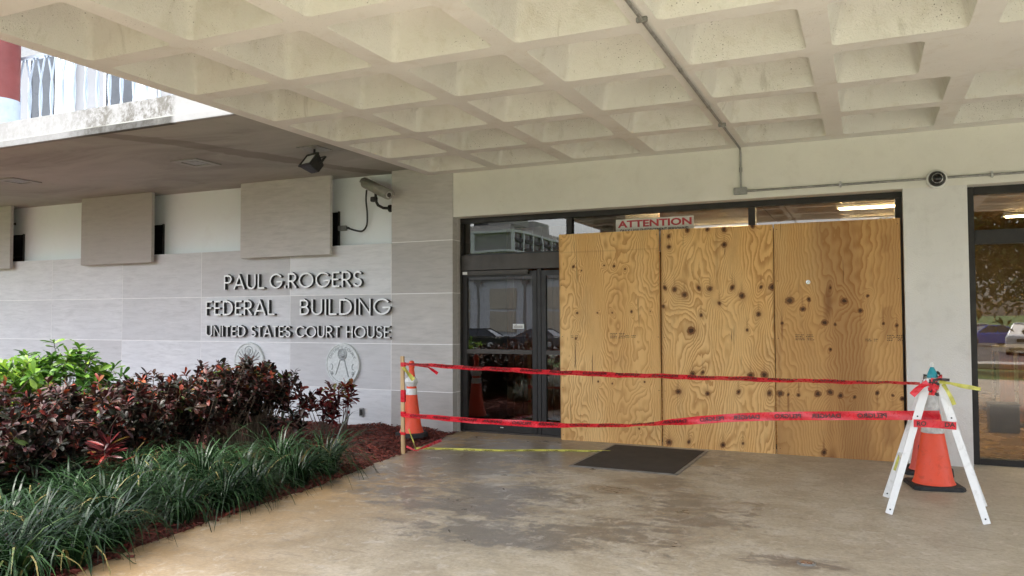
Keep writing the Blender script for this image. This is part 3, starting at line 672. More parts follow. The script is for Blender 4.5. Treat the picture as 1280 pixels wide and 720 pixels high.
# ---- medallions
def medallion(px, py, rx, rz, kind, label):
    c = onY(px, py, WY-.03); m_ = thing('medallion', label, 'medallion', (c.x, WY-.004, c.z), 0, 'round cast seals on the stone wall')
    n = 48; MX = Matrix.Rotation(math.pi/2, 4, 'X') @ Matrix.Diagonal((rx, rz, 1, 1))
    def disc(nm, prof, mat): return MB().lathe(prof, n, MX).build(nm, M[mat], m_, smooth=True)
    disc('disc', [(1, 0), (1, .030), (.985, .036), (.93, .036), (.90, .028), (.0001, .028)], 'medal')
    rl = MB()
    def tb(pts, r=.008): rl.tube([(x*rx, -.030, z*rz) for x, z in pts], r, 6)
    def blob(x, z, a, b, d=.014):
        rl.lathe([(1, 0), (.85, d*.5), (.5, d*.9), (.001, d)], 16, Matrix.Translation((x*rx, -.027, z*rz)) @ Matrix.Rotation(math.pi/2, 4, 'X') @ Matrix.Diagonal((a*rx, b*rz, 1, 1)))
    if kind == 'eagle':
        tb(arc(0, .56, .26, .24, 0, 360, 24)); blob(0, .56, .16, .15); blob(0, .12, .14, .26); blob(0, .36, .08, .09)
        for s_ in (-1, 1):
            tb([(s_*.12, .2), (s_*.34, .34), (s_*.5, .62)]); tb([(s_*.12, .1), (s_*.42, .26), (s_*.66, .5)]); tb([(s_*.12, 0), (s_*.46, .14), (s_*.74, .3)])
            tb([(s_*.1, -.2), (s_*.3, -.4), (s_*.62, -.42)])
        tb([(0, -.1), (-.12, -.5), (.12, -.5), (0, -.1)])
    else:
        tb(arc(0, .48, .25, .25, 0, 360, 22), .010); blob(0, .48, .22, .22, .02); blob(-.06, .55, .1, .1, .026); blob(.08, .42, .1, .1, .026)
        tb([(-.13, .2), (-.40, -.5)], .007); tb([(.13, .2), (.36, -.58)], .009); tb([(-.14, .2), (.14, .2)], .007)
        for s_ in (-1, 1): tb(arc(s_*.66, -.12, .09, .13, 90*s_, 90*s_+200, 10), .006); blob(s_*.62, -.42, .09, .09)
        tb(arc(0, 0, .80, .84, 200, 340, 22), .004)
        vs, fs = text_geo('DISTRICT COURT', .01); wdt = vs[:, 0].max(); hh = vs[:, 1].max()
        out = []
        for x, y in vs:
            a = R(160-140*(x/wdt)); r_ = .72+.13*(y/hh); out.append((r_*rx*math.cos(a), -.0315, r_*rz*math.sin(a)))
        MB().add(out, fs).build('inscription', M['medal_dk'], m_)
    rl.build('relief', M['medal_relief'], m_, smooth=True)
    return m_
medallion(311, 452, .275, .275, 'eagle', 'round pale seal with eagle relief, half hidden behind the dark hedge')
medallion(428, 455.5, .275, .285, 'globe', 'round pale seal with globe and pedestal relief above the small red shrubs')

# ---- wall outlet, soffit vents, floodlight
c = onY(453, 515, WY); ob = thing('outlet_box', 'small grey weatherproof outlet box low on the limestone wall', 'outlet', (c.x, WY, c.z))
B('box', M['grey_metal'], ob, -.035, .035, -.03, 0, -.055, .055, .005); B('cover', M['black_metal'], ob, -.022, .022, -.038, -.0305, -.04, .04, .004)
for (px, py, lab) in ((245, 203, 'square recessed soffit vent between the floodlight and the balcony edge stain'), (22, 226, 'square recessed soffit vent farthest from the entrance canopy')):
    c = onZ(px, py, SZ); v_ = thing('soffit_vent', lab, 'vent', (c.x, c.y, SZ-.001), R(2), 'vents in the balcony soffit')
    g = MB(); w1, w2 = .21, .13
    for a_ in ((-w1, w1, -w1, -w2), (-w1, w1, w2, w1), (-w1, -w2, -w2, w2), (w2, w1, -w2, w2)): g.box(*a_, -.014, -.001)
    g.build('frame', M['camera_grey'], v_)
    B('lens', M['grey_metal'], v_, -.105, .105, -.105, .105, -.010, -.001, .004); B('gasket', M['black_metal'], v_, .108, .128, -.128, .128, -.008, -.001)
fp = onZ(393, 185.5, SZ); fl = thing('floodlight', 'black square floodlight hanging on a knuckle from the soffit', 'light', (fp.x, fp.y, SZ-.001)); fl.scale = (.86, .86, .86)
B('mounting_plate', M['grey_metal'], fl, -.17, .17, -.17, .17, -.012, -.001, .003)
MB().tube([(0, 0, -.012), (0, 0, -.09), (.0, -.02, -.125)], .015, 10).build('knuckle', M['black_metal'], fl, smooth=True)
TM = Matrix.Translation((0.0, -.03, -.215)) @ Matrix.Rotation(R(-18), 4, 'Z') @ Matrix.Rotation(R(-38), 4, 'X')
g = MB(); g.add([TM @ Vector(q) for q in ((-.085, .10, -.065), (.085, .10, -.065), (.085, .10, .065), (-.085, .10, .065), (-.13, -.07, -.105), (.13, -.07, -.105), (.13, -.07, .105), (-.13, -.07, .105))], [(0, 1, 2, 3), (7, 6, 5, 4), (0, 4, 5, 1), (1, 5, 6, 2), (2, 6, 7, 3), (3, 7, 4, 0)])
hd = g.build('housing', M['black_metal'], fl, .006)
g = MB()
for a_ in ((-.135, .135, -.095, -.071, .085, .11), (-.135, .135, -.095, -.071, -.11, -.085), (-.135, -.11, -.095, -.071, -.085, .085), (.11, .135, -.095, -.071, -.085, .085)): g.box(*a_, M=TM)
g.build('bezel', M['black_metal'], hd); MB().box(-.11, .11, -.082, -.072, -.085, .085, M=TM).build('lens', M['lamp_glass'], hd)
MB().beam(TM @ Vector((-.14, .02, 0)), TM @ Vector((-.14, .02, .14)), .012, .03).beam(TM @ Vector((.14, .02, 0)), TM @ Vector((.14, .02, .14)), .012, .03).beam(TM @ Vector((-.14, .02, .14)), TM @ Vector((.14, .02, .14)), .03, .012).build('yoke', M['black_metal'], fl)

# ---- bullet camera on the pilaster flank
P0 = onY(455.5, 228.5, .03); P1 = onY(486, 243.5, -.20); bc = thing('bullet_camera', 'grey bullet security camera on a curved arm at the pilaster edge', 'security camera', tuple(onY(488, 260.5, .04)))
def rel(p, o): return Vector(p)-Vector(o.location)
a_, b_ = rel(P0, bc), rel(P1, bc); d_ = (b_-a_).normalized()
cb = MB().tube([a_, a_+d_*.02, b_-d_*.03, b_], [.058, .068, .068, .064], 20).build('housing', M['camera_grey'], bc, smooth=True)
MB().tube([b_+d_*.001, b_+d_*.006], .045, 18).build('lens_ring', M['steel'], cb); MB().tube([b_+d_*.0065, b_+d_*.010], .03, 16).build('lens', M['dark_plastic'], cb)
sh = MB()
for k in range(-3, 4):
    pass
up_ = Vector((0, 0, 1)); sd_ = d_.cross(up_).normalized(); un_ = sd_.cross(d_)
pts = []
for e in (a_-d_*.01, b_+d_*.035):
    for k in range(9): an = R(180*k/8); pts.append(e + sd_*math.cos(an)*.074 + un_*math.sin(an)*.074)
sh.add(pts, [(k, k+1, 10+k, 9+k) for k in range(8)]); so_ = sh.build('sunshield', M['camera_grey'], cb, smooth=True)
sm = so_.modifiers.new('thick', 'SOLIDIFY'); sm.thickness = .004
mid = a_*.35+b_*.65
k0 = onY(469.5, 250.5, -.07); k1 = onY(472.5, 256.5, -.05); k2 = onY(479, 260, .0)
MB().tube([a_*.5+b_*.5-un_*.04, rel(k0, bc), rel(k1, bc), rel(k2, bc), Vector((.0, 0, 0))], .019, 10).build('arm', M['black_metal'], bc, smooth=True)
MB().tube([(-.014, 0, 0), (.012, 0, 0)], .05, 16).build('wall_flange', M['black_metal'], bc, smooth=True)
sv = rel(onY(467.5, 249, -.08), bc); B('swivel', M['black_metal'], bc, sv.x-.04, sv.x+.04, sv.y-.035, sv.y+.035, sv.z-.035, sv.z+.03, .008)
jb = onY(430, 285.5, .15); jo = thing('junction_box', 'small grey junction box feeding the bullet camera on the white wall', 'junction box', (jb.x, .15, jb.z))
B('box', M['grey_metal'], jo, -.075, .06, -.045, 0, -.035, .035, .005); MB().tube([(.06, -.02, 0), (.10, -.02, 0)], .014, 8).build('gland', M['black_metal'], jo)
cpx = [(436, 285.5, .13), (446, 288.5, .12), (453.5, 288.5, .11), (458.5, 281, .10), (459, 266, .09), (457.5, 250, .06), (458.5, 236, .02)]
cb_pts = [onY(*q) for q in cpx]; sm_pts = []
for i in range(len(cb_pts)-1):
    p0, p1, p2, p3 = cb_pts[max(i-1, 0)], cb_pts[i], cb_pts[i+1], cb_pts[min(i+2, len(cb_pts)-1)]
    for q in range(6):
        u = q/6; sm_pts.append(.5*((2*p1)+(-p0+p2)*u+(2*p0-5*p1+4*p2-p3)*u*u+(-p0+3*p1-3*p2+p3)*u**3))
cable = MB().tube(sm_pts, .012, 8).build('camera_cable', M['dark_plastic'], smooth=True); tag(cable, 'black flexible cable looping from junction box up to the bullet camera', 'cable')

# ---- conduit and dome camera
cn = thing('conduit', 'thin grey electrical conduit run along the canopy rib and above the plywood', 'conduit', (0, 0, 0))
cx = -1.215
MB().tube([(cx, -10.4, ZC-.018), (cx, -.06, ZC-.018), (cx, -.03, ZC-.03), (cx, -.018, ZC-.06), (cx, -.018, 2.85)], .0115, 10).build('pipe', M['grey_metal'], cn, smooth=True)
B('box', M['grey_metal'], cn, cx-.075, cx+.065, -.05, -.001, 2.775, 2.85, .005)
MB().tube([(cx+.065, -.018, 2.81), (8.9, -.018, 2.815)], .012, 10).build('pipe', M['grey_metal'], cn, smooth=True)
for y in (-1.9, -3.0, -5.0, -7.5): MB().tube([(cx, y-.03, ZC-.018), (cx, y+.03, ZC-.018)], .0145, 10).build('coupling', M['grey_metal'], cn, smooth=True)
for y in (-1.2, -4.1, -6.4): B('strap', M['grey_metal'], cn, cx-.035, cx+.035, y-.012, y+.012, ZC-.034, ZC-.001, .004)
for x in (-.22, 1.12, 2.4, 4.2): B('strap', M['steel'], cn, x-.01, x+.01, -.034, -.001, 2.78, 2.845, .004)
MB().tube([(cx, -.018, 3.02), (cx, -.018, 3.07)], .017, 10).build('coupling', M['grey_metal'], cn, smooth=True)
dc = onY(1171, 224, -.03); dm = thing('dome_camera', 'round black dome security camera in white collar on stucco above pier', 'security camera', (dc.x, -.001, dc.z))
RX = Matrix.Rotation(math.pi/2, 4, 'X')
MB().lathe([(.092, 0), (.092, .035), (.084, .05), (.06, .052)], 32, RX).build('collar', M['white_plastic'], dm, smooth=True)
MB().lathe([(.076, .0521), (.076, .062), (.064, .085), (.05, .094), (.05, .094)], 32, RX).build('bezel', M['dark_plastic'], dm, smooth=True)
MB().lathe([(.046, .0945), (.046, .098), (.036, .115), (.02, .124), (.001, .127)], 28, RX @ Matrix.Translation((0, 0, 0))).build('dome', M['black_window'], dm, smooth=True)
MB().tube([(.045*math.cos(R(a)), -.0965, .045*math.sin(R(a))) for a in range(0, 361, 15)], .004, 6).build('ring', M['steel'], dm, smooth=True)

# ================================================================== PLYWOOD HOARDING
KN = {0: [(0.18, 2.05), (0.28, 2.0), (0.56, 2.05), (0.68, 2.04), (0.81, 2.0), (0.22, 1.5), (0.47, 1.5), (0.65, 1.5), (0.88, 1.51), (1.1, 1.51), (0.2, 1.2), (0.47, 0.7), (0.64, 0.68), (1.02, 0.71), (0.95, 0.18)],
      1: [(0.04, 1.78), (0.15, 1.76), (0.26, 1.70), (0.42, 1.77), (0.54, 1.76), (0.78, 1.77), (0.88, 1.68), (1.08, 1.77), (1.2, 1.77), (0.02, 1.57), (0.44, 1.47), (0.64, 1.6), (1.05, 1.48), (0.33, 1.3), (0.93, 1.31), (0.34, 0.82), (0.45, 0.84), (0.96, 0.82), (1.1, 0.83), (0.18, 0.62), (0.5, 0.61), (0.83, 0.64), (1.15, 0.64), (0.07, 0.05), (0.29, 0.07), (0.66, 0.06), (0.87, 0.09), (0.09, 2.36), (0.3, 2.42), (0.52, 2.42), (0.7, 2.41), (1.0, 2.43), (.09, 2.24), (0.7, 2.24)],
      2: [(0.15, 1.62), (0.28, 1.53), (0.34, 1.63), (0.68, 1.61), (0.83, 1.51), (0.9, 1.66), (0.55, 1.75), (0.07, 1.38), (0.49, 1.39), (0.59, 1.37), (1.04, 1.38), (1.16, 1.36), (0.04, 0.64), (0.12, 0.63), (0.22, 0.63), (0.41, 0.65), (0.53, 0.67), (0.63, 0.64), (0.76, 0.63), (0.97, 0.68), (1.11, 0.66), (1.2, 0.63), (0.46, 0.05), (0.54, 1.11)]}
def snoise(x, z, fx, fz, seed, n=14):
    r_ = np.random.default_rng(seed); o = 0
    for _ in range(n): o = o+r_.normal()*np.sin(x*fx*r_.normal(1, .5)*6.28+z*fz*r_.normal(0, 1)*6.28+r_.uniform(0, 6.28))
    return o/math.sqrt(n)
PLX = -3.3293
plab = ['light plywood sheet with tiny pin knots beside the glass door', 'middle plywood sheet with a row of large round knots across it', 'reddish streaked plywood sheet against the white pier']
for k in range(3):
    W_, H_ = 1.208, 2.438; nx, nz = 150, 250
    X, Z = np.meshgrid(np.linspace(0, W_, nx+1), np.linspace(0, H_, nz+1)); 
    F = [8, 10, 10][k]*X+[2.0, 1.5, 1.7][k]*snoise(X, Z, .8, [.30, .30, .13][k], 5+k)+[.6, .45, .12][k]*snoise(X, Z, 2.0, [.7, .7, .45][k], 50+k)+[.16, .14, .06][k]*snoise(X, Z, 5, 2.2, 90+k)
    Kt = np.zeros_like(X); S = np.zeros_like(X); rr = np.random.default_rng(40+k)
    for (kx, kz) in KN[k]:
        r_ = [rr.uniform(.010, .017), rr.uniform(.019, .033), rr.uniform(.016, .027)][k]
        an_ = rr.uniform(-.6, .6); es = rr.uniform(.7, 1.35); r_ *= rr.uniform(.6, 1.2); dx0, dz0 = X-kx, Z-kz; dx = (dx0*math.cos(an_)+dz0*math.sin(an_))*es; dz = -dx0*math.sin(an_)+dz0*math.cos(an_)
        F = F+rr.choice([-1, 1])*rr.uniform(.8, 1.7)*np.exp(-(dx/(r_*2.6))**2-(dz/(r_*5))**2)
        Kt = np.maximum(Kt, np.clip(1.05-np.sqrt((dx/(r_*1.75))**2+(dz/(r_*2.0))**2), 0, 1))
        S = np.maximum(S, [.25, .55, .55][k]*np.exp(-((dx/(r_*1.9))**2+(dz/(r_*2.4))**2)))
        if k == 2: S = np.maximum(S, rr.uniform(.5, 1.)*np.exp(-((dx0+rr.normal(0, .004))/rr.uniform(.008, .015))**2-((dz0-rr.uniform(.02, .1)*rr.choice([-1, 1]))/rr.uniform(.09, .2))**2))
        if k == 1: S = np.maximum(S, .55*np.exp(-(dx0/.009)**2-((dz0-.06)/.07)**2))
    if k == 2:
        S = np.maximum(S, .28+.35*np.clip(snoise(X, Z, 1.1, .15, 15), 0, 1)); S = np.maximum(S, .95*np.exp(-((X-.53)/.07)**2)*(.5+.5*np.clip(snoise(X, Z, 1, 1.2, 3), 0, 1)))
        S = np.maximum(S, .6*np.exp(-((X-1.08)/.10)**2)*(.4+.6*np.clip(snoise(X, Z, 1, 1.2, 8), 0, 1)))
        S = np.maximum(S, .55*np.exp(-((X-.03)/.05)**2)*(.5+.5*np.clip(snoise(X, Z, 1, .8, 9), 0, 1)))
        S = np.maximum(S, .55*np.exp(-(Z/.16)**2)*np.clip(snoise(X, Z, 1.6, .5, 10)+.4, 0, 1)); S = np.maximum(S, .35*np.exp(-((Z-2.44)/.1)**2))
    if k == 1: S = np.maximum(S, .55*np.exp(-(X/.02)**2)); S = np.maximum(S, .32*np.exp(-((X-.62)/.02)**2)*(Z > 1.75))
    if k == 0: S = np.maximum(S, .20*np.exp(-((X-.72)/.012)**2)*np.exp(-((Z-1.75)/.3)**2)); S = np.maximum(S, .3*np.exp(-((Z-2.22)/.006)**2))
    eg = np.minimum(X, W_-X); S = np.maximum(S, .75*np.exp(-(eg/.012)**2)*(.55+.45*np.clip(snoise(X, Z, 2, 1.5, 77+k), -1, 1)))
    verts = np.stack([X.ravel(), np.zeros(X.size), Z.ravel()], 1)
    idx = np.arange(X.size).reshape(X.shape); q = np.stack([idx[:-1, :-1], idx[:-1, 1:], idx[1:, 1:], idx[1:, :-1]], -1).reshape(-1, 4)
    nb = len(verts); bx = [(0, .0002, 0), (W_, .0002, 0), (W_, .018, 0), (0, .018, 0), (0, .0002, H_), (W_, .0002, H_), (W_, .018, H_), (0, .018, H_)]
    fs = [tuple(int(i) for i in f) for f in q]+[tuple(nb+i for i in f) for f in ((0, 1, 2, 3), (7, 6, 5, 4), (1, 5, 6, 2), (4, 0, 3, 7), (3, 2, 6, 7))]
    me = bpy.data.meshes.new('sheet'); me.from_pydata([tuple(v) for v in verts]+bx, [], fs)
    for nm, ar in (('grain', F), ('knot', Kt), ('stain', S)):
        at = me.attributes.new(nm, 'FLOAT', 'POINT'); at.data.foreach_set('value', np.concatenate([ar.ravel(), np.full(8, .2)]).astype('f4'))
    pl = thing('plywood_board', plab[k], 'plywood', (PLX+1.22*k+.003, .012+.004*(k % 2), .001), 0, 'plywood sheets boarding up the entrance')
    pl.rotation_euler = (R(.15), R([-.25, .05, .0][k]), 0)
    link('sheet', me, M['plywood'], pl)
    stamps = [[(.62, 1.205, .17), (.80, 1.215, .12), (.14, 1.21, .08)], [], [(.20, 1.205, .17), (.87, 1.20, .11), (1.07, 1.205, .13)]][k]
    for (sx_, sz_, sw) in stamps:
        g = MB(); r_ = random.Random(int(sx_*100)+k)
        for li in range(4 if sw > .12 else 2):
            x = sx_
            while x < sx_+sw:
                l_ = r_.uniform(.006, .022)
                if abs(x-sx_-sw*.5) > .012: g.add([(x, -.0008, sz_+.017*li), (x+l_, -.0008, sz_+.017*li), (x+l_, -.0008, sz_+.017*li+.007), (x, -.0008, sz_+.017*li+.007)], [(0, 1, 2, 3)])
                x += l_+r_.uniform(.003, .007)
        g.build('grade_stamp', M['ink'], pl)['kind'] = 'stuff'
    if k == 2: MB().lathe([(.022, 0), (.022, .004), (.008, .005), (.006, .009), (.001, .010)], 18, Matrix.Translation((.335, -.0005, 1.812)) @ RX).build('washer', M['steel'], pl, smooth=True)
    g = MB()
    for zz in (.06, .62, 1.22, 1.83, 2.38):
        for xx in (.03, 1.185): g.lathe([(.0045, 0), (.0045, .0015), (.001, .002)], 8, Matrix.Translation((xx, -.0004, zz)) @ RX)
    g.build('screw', M['black_metal'], pl)['kind'] = 'stuff'

# ---- ATTENTION sign on the transom glass
at_ = thing('attention_sign', 'white notice headed ATTENTION in red on the transom glass above the plywood', 'sign', (-2.69, .205, 2.205))
B('board', M['sign_white'], at_, 0, .92, 0, .006, 0, .40, .002)
def flat_text(txt, x0, x1, z0, z1, y, mat, par, nm, bold=.02):
    vs, fs = text_geo(txt, bold); mn = vs.min(0); mx = vs.max(0)
    pts = [(x0+(x-mn[0])/(mx[0]-mn[0])*(x1-x0), y, z0+(v-mn[1])/(mx[1]-mn[1])*(z1-z0)) for x, v in vs]
    return MB().add(pts, fs).build(nm, mat, par)
flat_text('ATTENTION', .025, .895, .30, .385, -.001, M['sign_red'], at_, 'heading', .035)
flat_text('ONLY LAW ENFORCEMENT PERSONNEL', .05, .87, .238, .282, -.001, M['ink'], at_, 'print', .02)

# ---- door mat
mt = thing('door_mat', 'dark brown entrance mat with pale rubber edge lying before the plywood', 'mat', (-2.13, -.80, .001), R(-1.2))
B('pile', M['mat'], mt, -.50, .50, -.66, .66, .0, .011, .003); g = MB()
for a_ in ((-.535, .535, -.695, -.66), (-.535, .535, .66, .695), (-.535, -.50, -.66, .66), (.50, .535, -.66, .66)): g.box(*a_, 0, .006)
g.build('edging', M['mat_edge'], mt)
c = onZ(1008, 704); fpn = thing('floor_plate', 'small round grey cover plate set in the concrete pavement', 'cover plate', (c.x, c.y, .0005))
MB().lathe([(.055, 0), (.055, .004), (.045, .005)], 24).build('rim', M['grey_metal'], fpn, smooth=True); MB().lathe([(.042, .0051), (.042, .0065), (.02, .007)], 20).build('lid', M['steel'], fpn, smooth=True)

# ================================================================== BARRIER: stake, tapes, cones, A-frame
sp = onZ(504, 567); SX, SY = sp.x, sp.y
sk = thing('wooden_stake', 'weathered wooden stake with red stain driven in at the bed corner', 'stake', (SX, SY, 0))
MB().beam((0, 0, -.1), (-.012, .0, 1.04), .042, .022, (0, 1, 0)).build('post', M['stake'], sk, .002)
for z0_, z1_ in ((.40, .45), (.55, .68), (.93, .975), (.20, .23)):
    g = MB().box(-.026, .026, -.016, .016, z0_, z1_); g.build('tape_wrap', M['red_tape'], sk, .002)
A_ = Vector((SX, SY-.02, 0)); LX, LY = .44, -2.05
Bp = Vector((LX, LY-.02, 0)); PN = Vector((-(Bp-A_).y, (Bp-A_).x, 0)).normalized()
def tape(name, label, px, tilt, width, mat, txt, mirror=False, ground=False, flip=False, side=1., rot=False):
    """a real ribbon through points on the vertical plane between stake and A-frame (or on the ground)"""
    n = 60; xs_ = np.linspace(px[0][0], px[-1][0], n+1)
    yy = np.interp(xs_, [p_[0] for p_ in px], [p_[1] for p_ in px]); ker = np.ones(9)/9
    yy = np.convolve(np.pad(yy, 4, mode='reflect', reflect_type='odd'), ker, 'valid')
    pts = [onZ(x, y, .006) if ground else onPlane(x, y, A_, PN) for x, y in zip(xs_, yy)]
    tl = np.interp(np.linspace(0, 1, n+1), np.linspace(0, 1, len(tilt)), tilt)
    s = [0.]; 
    for a, b in zip(pts, pts[1:]): s.append(s[-1]+(b-a).length)
    s = np.array(s); Cc, Nn = [], []
    for i in range(n+1):
        t = (pts[min(i+1, n)]-pts[max(i-1, 0)]).normalized(); u = (Vector((0, 0, 1))-t*t.z).normalized(); nn = u.cross(t)
        if nn.dot(CAM-pts[i]) < 0: nn = -nn
        a = R(tl[i]); Cc.append(u*math.cos(a)+nn*math.sin(a)); Nn.append(nn*math.cos(a)-u*math.sin(a))
    g = MB(); K = 4
    for i in range(n+1):
        for k in range(K+1):
            w_ = (k/K-.5)*width; g.v.append(tuple(pts[i]+Cc[i]*w_+Nn[i]*(.004*math.sin(i*.7+k*1.3)+.003*math.cos(i*1.9))*(0 if ground else 1)))
    for i in range(n):
        for k in range(K): b = i*(K+1)+k; g.f.append((b, b+K+1, b+K+2, b+1))
    me = bpy.data.meshes.new(name); me.from_pydata(g.v, [], g.f); me.shade_smooth()
    o = thing(name, label, 'tape'); link('ribbon', me, mat, o)
    words = [text_geo(t_, .02) for t_ in txt.split()]; hh = .50*width; x = .10; wi = 0
    def P(sv, wv):
        sv = min(max(sv, 0), s[-1]-1e-4); i = int(np.searchsorted(s, sv, 'right')-1); f = (sv-s[i])/(s[i+1]-s[i])
        c_ = Cc[i].lerp(Cc[i+1], f); n_ = Nn[i].lerp(Nn[i+1], f); return pts[i].lerp(pts[i+1], f)+c_*wv+n_*(.0085*side if not ground else .0015)
    while True:
        vs, fs = words[wi % len(words)] if not mirror else words[-1-wi % len(words)]; mn = vs.min(0); mx = vs.max(0); sc = hh/(mx[1]-mn[1]); L_ = (mx[0]-mn[0])*sc*1.15+.1
        if x+L_ > s[-1]: break
        out = []
        for vx, vy in vs:
            u_ = (vx-mn[0])*sc*1.15; v_ = (vy-mn[1])*sc-hh/2
            if mirror: u_ = L_-.1-u_
            if rot: v_ = -v_
            out.append(P(x+u_, v_))
        MB().add(out, fs).build('print', M['tape_ink'], o); x += L_+(.02 if wi % 2 else -.02); wi += 1
    return o
tape('barrier_tape', 'upper red danger tape stretched tight from stake top to the white A-frame', [(504, 455), (700, 466), (830, 470.5), (1000, 476), (1150, 479.5)], [-70, -64, -58, -63, -68, -72, -82], .078, M['red_tape'], 'DANGER   PELIGRO', False)
tape('barrier_tape', 'lower red danger tape, twisted midway, with its lettering reversed', [(504, 519), (600, 526.5), (700, 532), (760, 532.5), (830, 529.5), (880, 524), (930, 521), (1000, 519.8), (1175, 519)], [-58, -52, -40, -66, -76, -20, -5, 0, 0, 0], .070, M['red_tape'], 'DANGER  PELIGRO', True)
tape('caution_tape', 'yellow caution tape lying along the pavement from stake to mat', [(519, 560.5), (560, 561.5), (620, 563.5), (680, 563), (763, 564.5)], [-58, -40, -55, -45, -60], .036, M['yellow_tape'], 'CAUTION CUIDADO', False, True)
def streamer(name, label, pts, width, mat, tilt=20):
    pts = [Vector(p_) for p_ in pts]; g = MB(); n = len(pts)
    for i, p_ in enumerate(pts):
        t = (pts[min(i+1, n-1)]-pts[max(i-1, 0)]).normalized(); v_ = (CAM-p_).normalized(); c_ = t.cross(v_).normalized(); a = R(tilt+25*math.sin(i*1.7)); c_ = c_*math.cos(a)+v_*math.sin(a)
        g.v += [tuple(p_-c_*width/2), tuple(p_+c_*width/2)]
    g.f += [(2*i, 2*i+1, 2*i+3, 2*i+2) for i in range(n-1)]
    o = link(name, bpy.data.meshes.new(name), mat); o.data.from_pydata(g.v, [], g.f); o.data.materials.append(mat) if not o.data.materials else None
    sd = o.modifiers.new('thick', 'SOLIDIFY'); sd.thickness = .0015; return tag(o, label, 'tape')
def pp(*l): return [onPlane(x, y, A_, PN) for x, y in l]
streamer('tape_end', 'loose red tape tail hanging off the upper tape beside the stake', pp((520, 456), (535, 459), (541, 462.5), (547, 467)), .035, M['red_tape'], 45)
streamer('tape_end', 'short yellow tape strip tied from stake top to the narrow cone', pp((504, 459), (509, 465), (513, 470), (517, 475)), .045, M['yellow_tape'], 30)
streamer('tape_end', 'thin yellow cord trailing from stake down to the pavement', [*pp((511, 536), (514, 545), (517, 553)), onZ(519.5, 561, .01)], .014, M['yellow_tape'])
streamer('tape_end', 'red tape lying on mulch along the pavement edge beside the stake', [onZ(x, y, .035) for x, y in ((508, 558), (520, 563.5), (535, 557), (552, 550))], .04, M['red_tape'], 50)

def cone(name, label, loc, prof, bands, base, basem, rz, body, coll):
    c_ = thing(name, label, 'traffic cone', loc, rz, 'traffic cones')
    bd = MB().lathe(prof, 36, cap=False).build('body', M[body], c_, smooth=True)
    def rad(z):
        for (r0, z0), (r1, z1) in zip(prof, prof[1:]):
            if z0 <= z <= z1 and z1 > z0: return r0+(r1-r0)*(z-z0)/(z1-z0)
        return prof[-1][0]
    for (z0, z1) in bands: MB().lathe([(rad(z0)+.0005, z0), (rad(z0)+.0035, z0+.004), (rad(z1)+.0035, z1-.004), (rad(z1)+.0005, z1)], 36, cap=False).build('collar', M[coll], c_, smooth=True)
    poly, h = base; n = len(poly); g = MB()
    g.add([(x, y, 0) for x, y in poly]+[(x*.96, y*.96, h) for x, y in poly], [tuple(range(n))[::-1], tuple(range(n, 2*n))]+[(i, (i+1) % n, n+(i+1) % n, n+i) for i in range(n)])
    g.build('base', M[basem], c_, .008)
    return c_, rad
def ngon(r, n, a0=0): return [(r*math.cos(a0+2*math.pi*i/n), r*math.sin(a0+2*math.pi*i/n)) for i in range(n)]
q = onZ(514.5, 549)
c1, _ = cone('delineator_cone', 'tall narrow orange cone with two white collars standing in the mulch', (q.x, q.y, bed_z(q.x, q.y)+.012), [(.155, .04), (.14, .07), (.115, .14), (.096, .26), (.072, .46), (.055, .62), (.038, .74), (.030, .80), (.036, .83), (.036, .87), (.026, .90), (.008, .905)], [(.50, .575), (.66, .715)], (ngon(.20, 8, R(22)), .055), 'rubber', R(10), 'orange', 'reflective')
# wispy torn plastic on the collar
g = MB().lathe([(.062, .60), (.085, .655), (.066, .70)], 7, cap=False).build('torn_sleeve', M['white_plastic'], c1)
std_prof = [(.170, .032), (.162, .045), (.150, .075), (.062, .62), (.030, .86), (.026, .90), (.020, .905)]
sq = lambda a, ch: [(a, -a+ch), (a, a-ch), (a-ch, a), (-a+ch, a), (-a, a-ch), (-a, -a+ch), (-a+ch, -a), (a-ch, -a)]
c2, _ = cone('traffic_cone', 'bright orange traffic cone framed under the white A-frame', (.497, -1.10, .001), std_prof, [(.46, .56), (.62, .78)], (sq(.205, .035), .035), 'rubber', R(12), 'orange', 'reflective_dirty')
c3, rad3 = cone('traffic_cone', 'faded pinkish traffic cone with black lettering behind the brighter cone', (.50, -.46, .001), std_prof, [(.46, .56), (.62, .78)], (sq(.205, .035), .035), 'rubber', R(-4), 'pink', 'reflective_dirty')
def cone_text(par, rad, txt, z0, h, a_c):
    vs, fs = text_geo(txt, .03); mn = vs.min(0); mx = vs.max(0); sc = h/(mx[1]-mn[1]); out = []
    for x, y in vs:
        z = z0+(y-mn[1])*sc; r_ = rad(z)+.002; a = a_c+((x-(mn[0]+mx[0])/2)*sc)/r_; out.append((r_*math.cos(a), r_*math.sin(a), z))
    MB().add(out, fs).build('print', M['tape_ink'], par)
cone_text(c3, rad3, 'IS', .20, .065, R(-118)); cone_text(c3, rad3, 'I', .33, .055, R(-118))

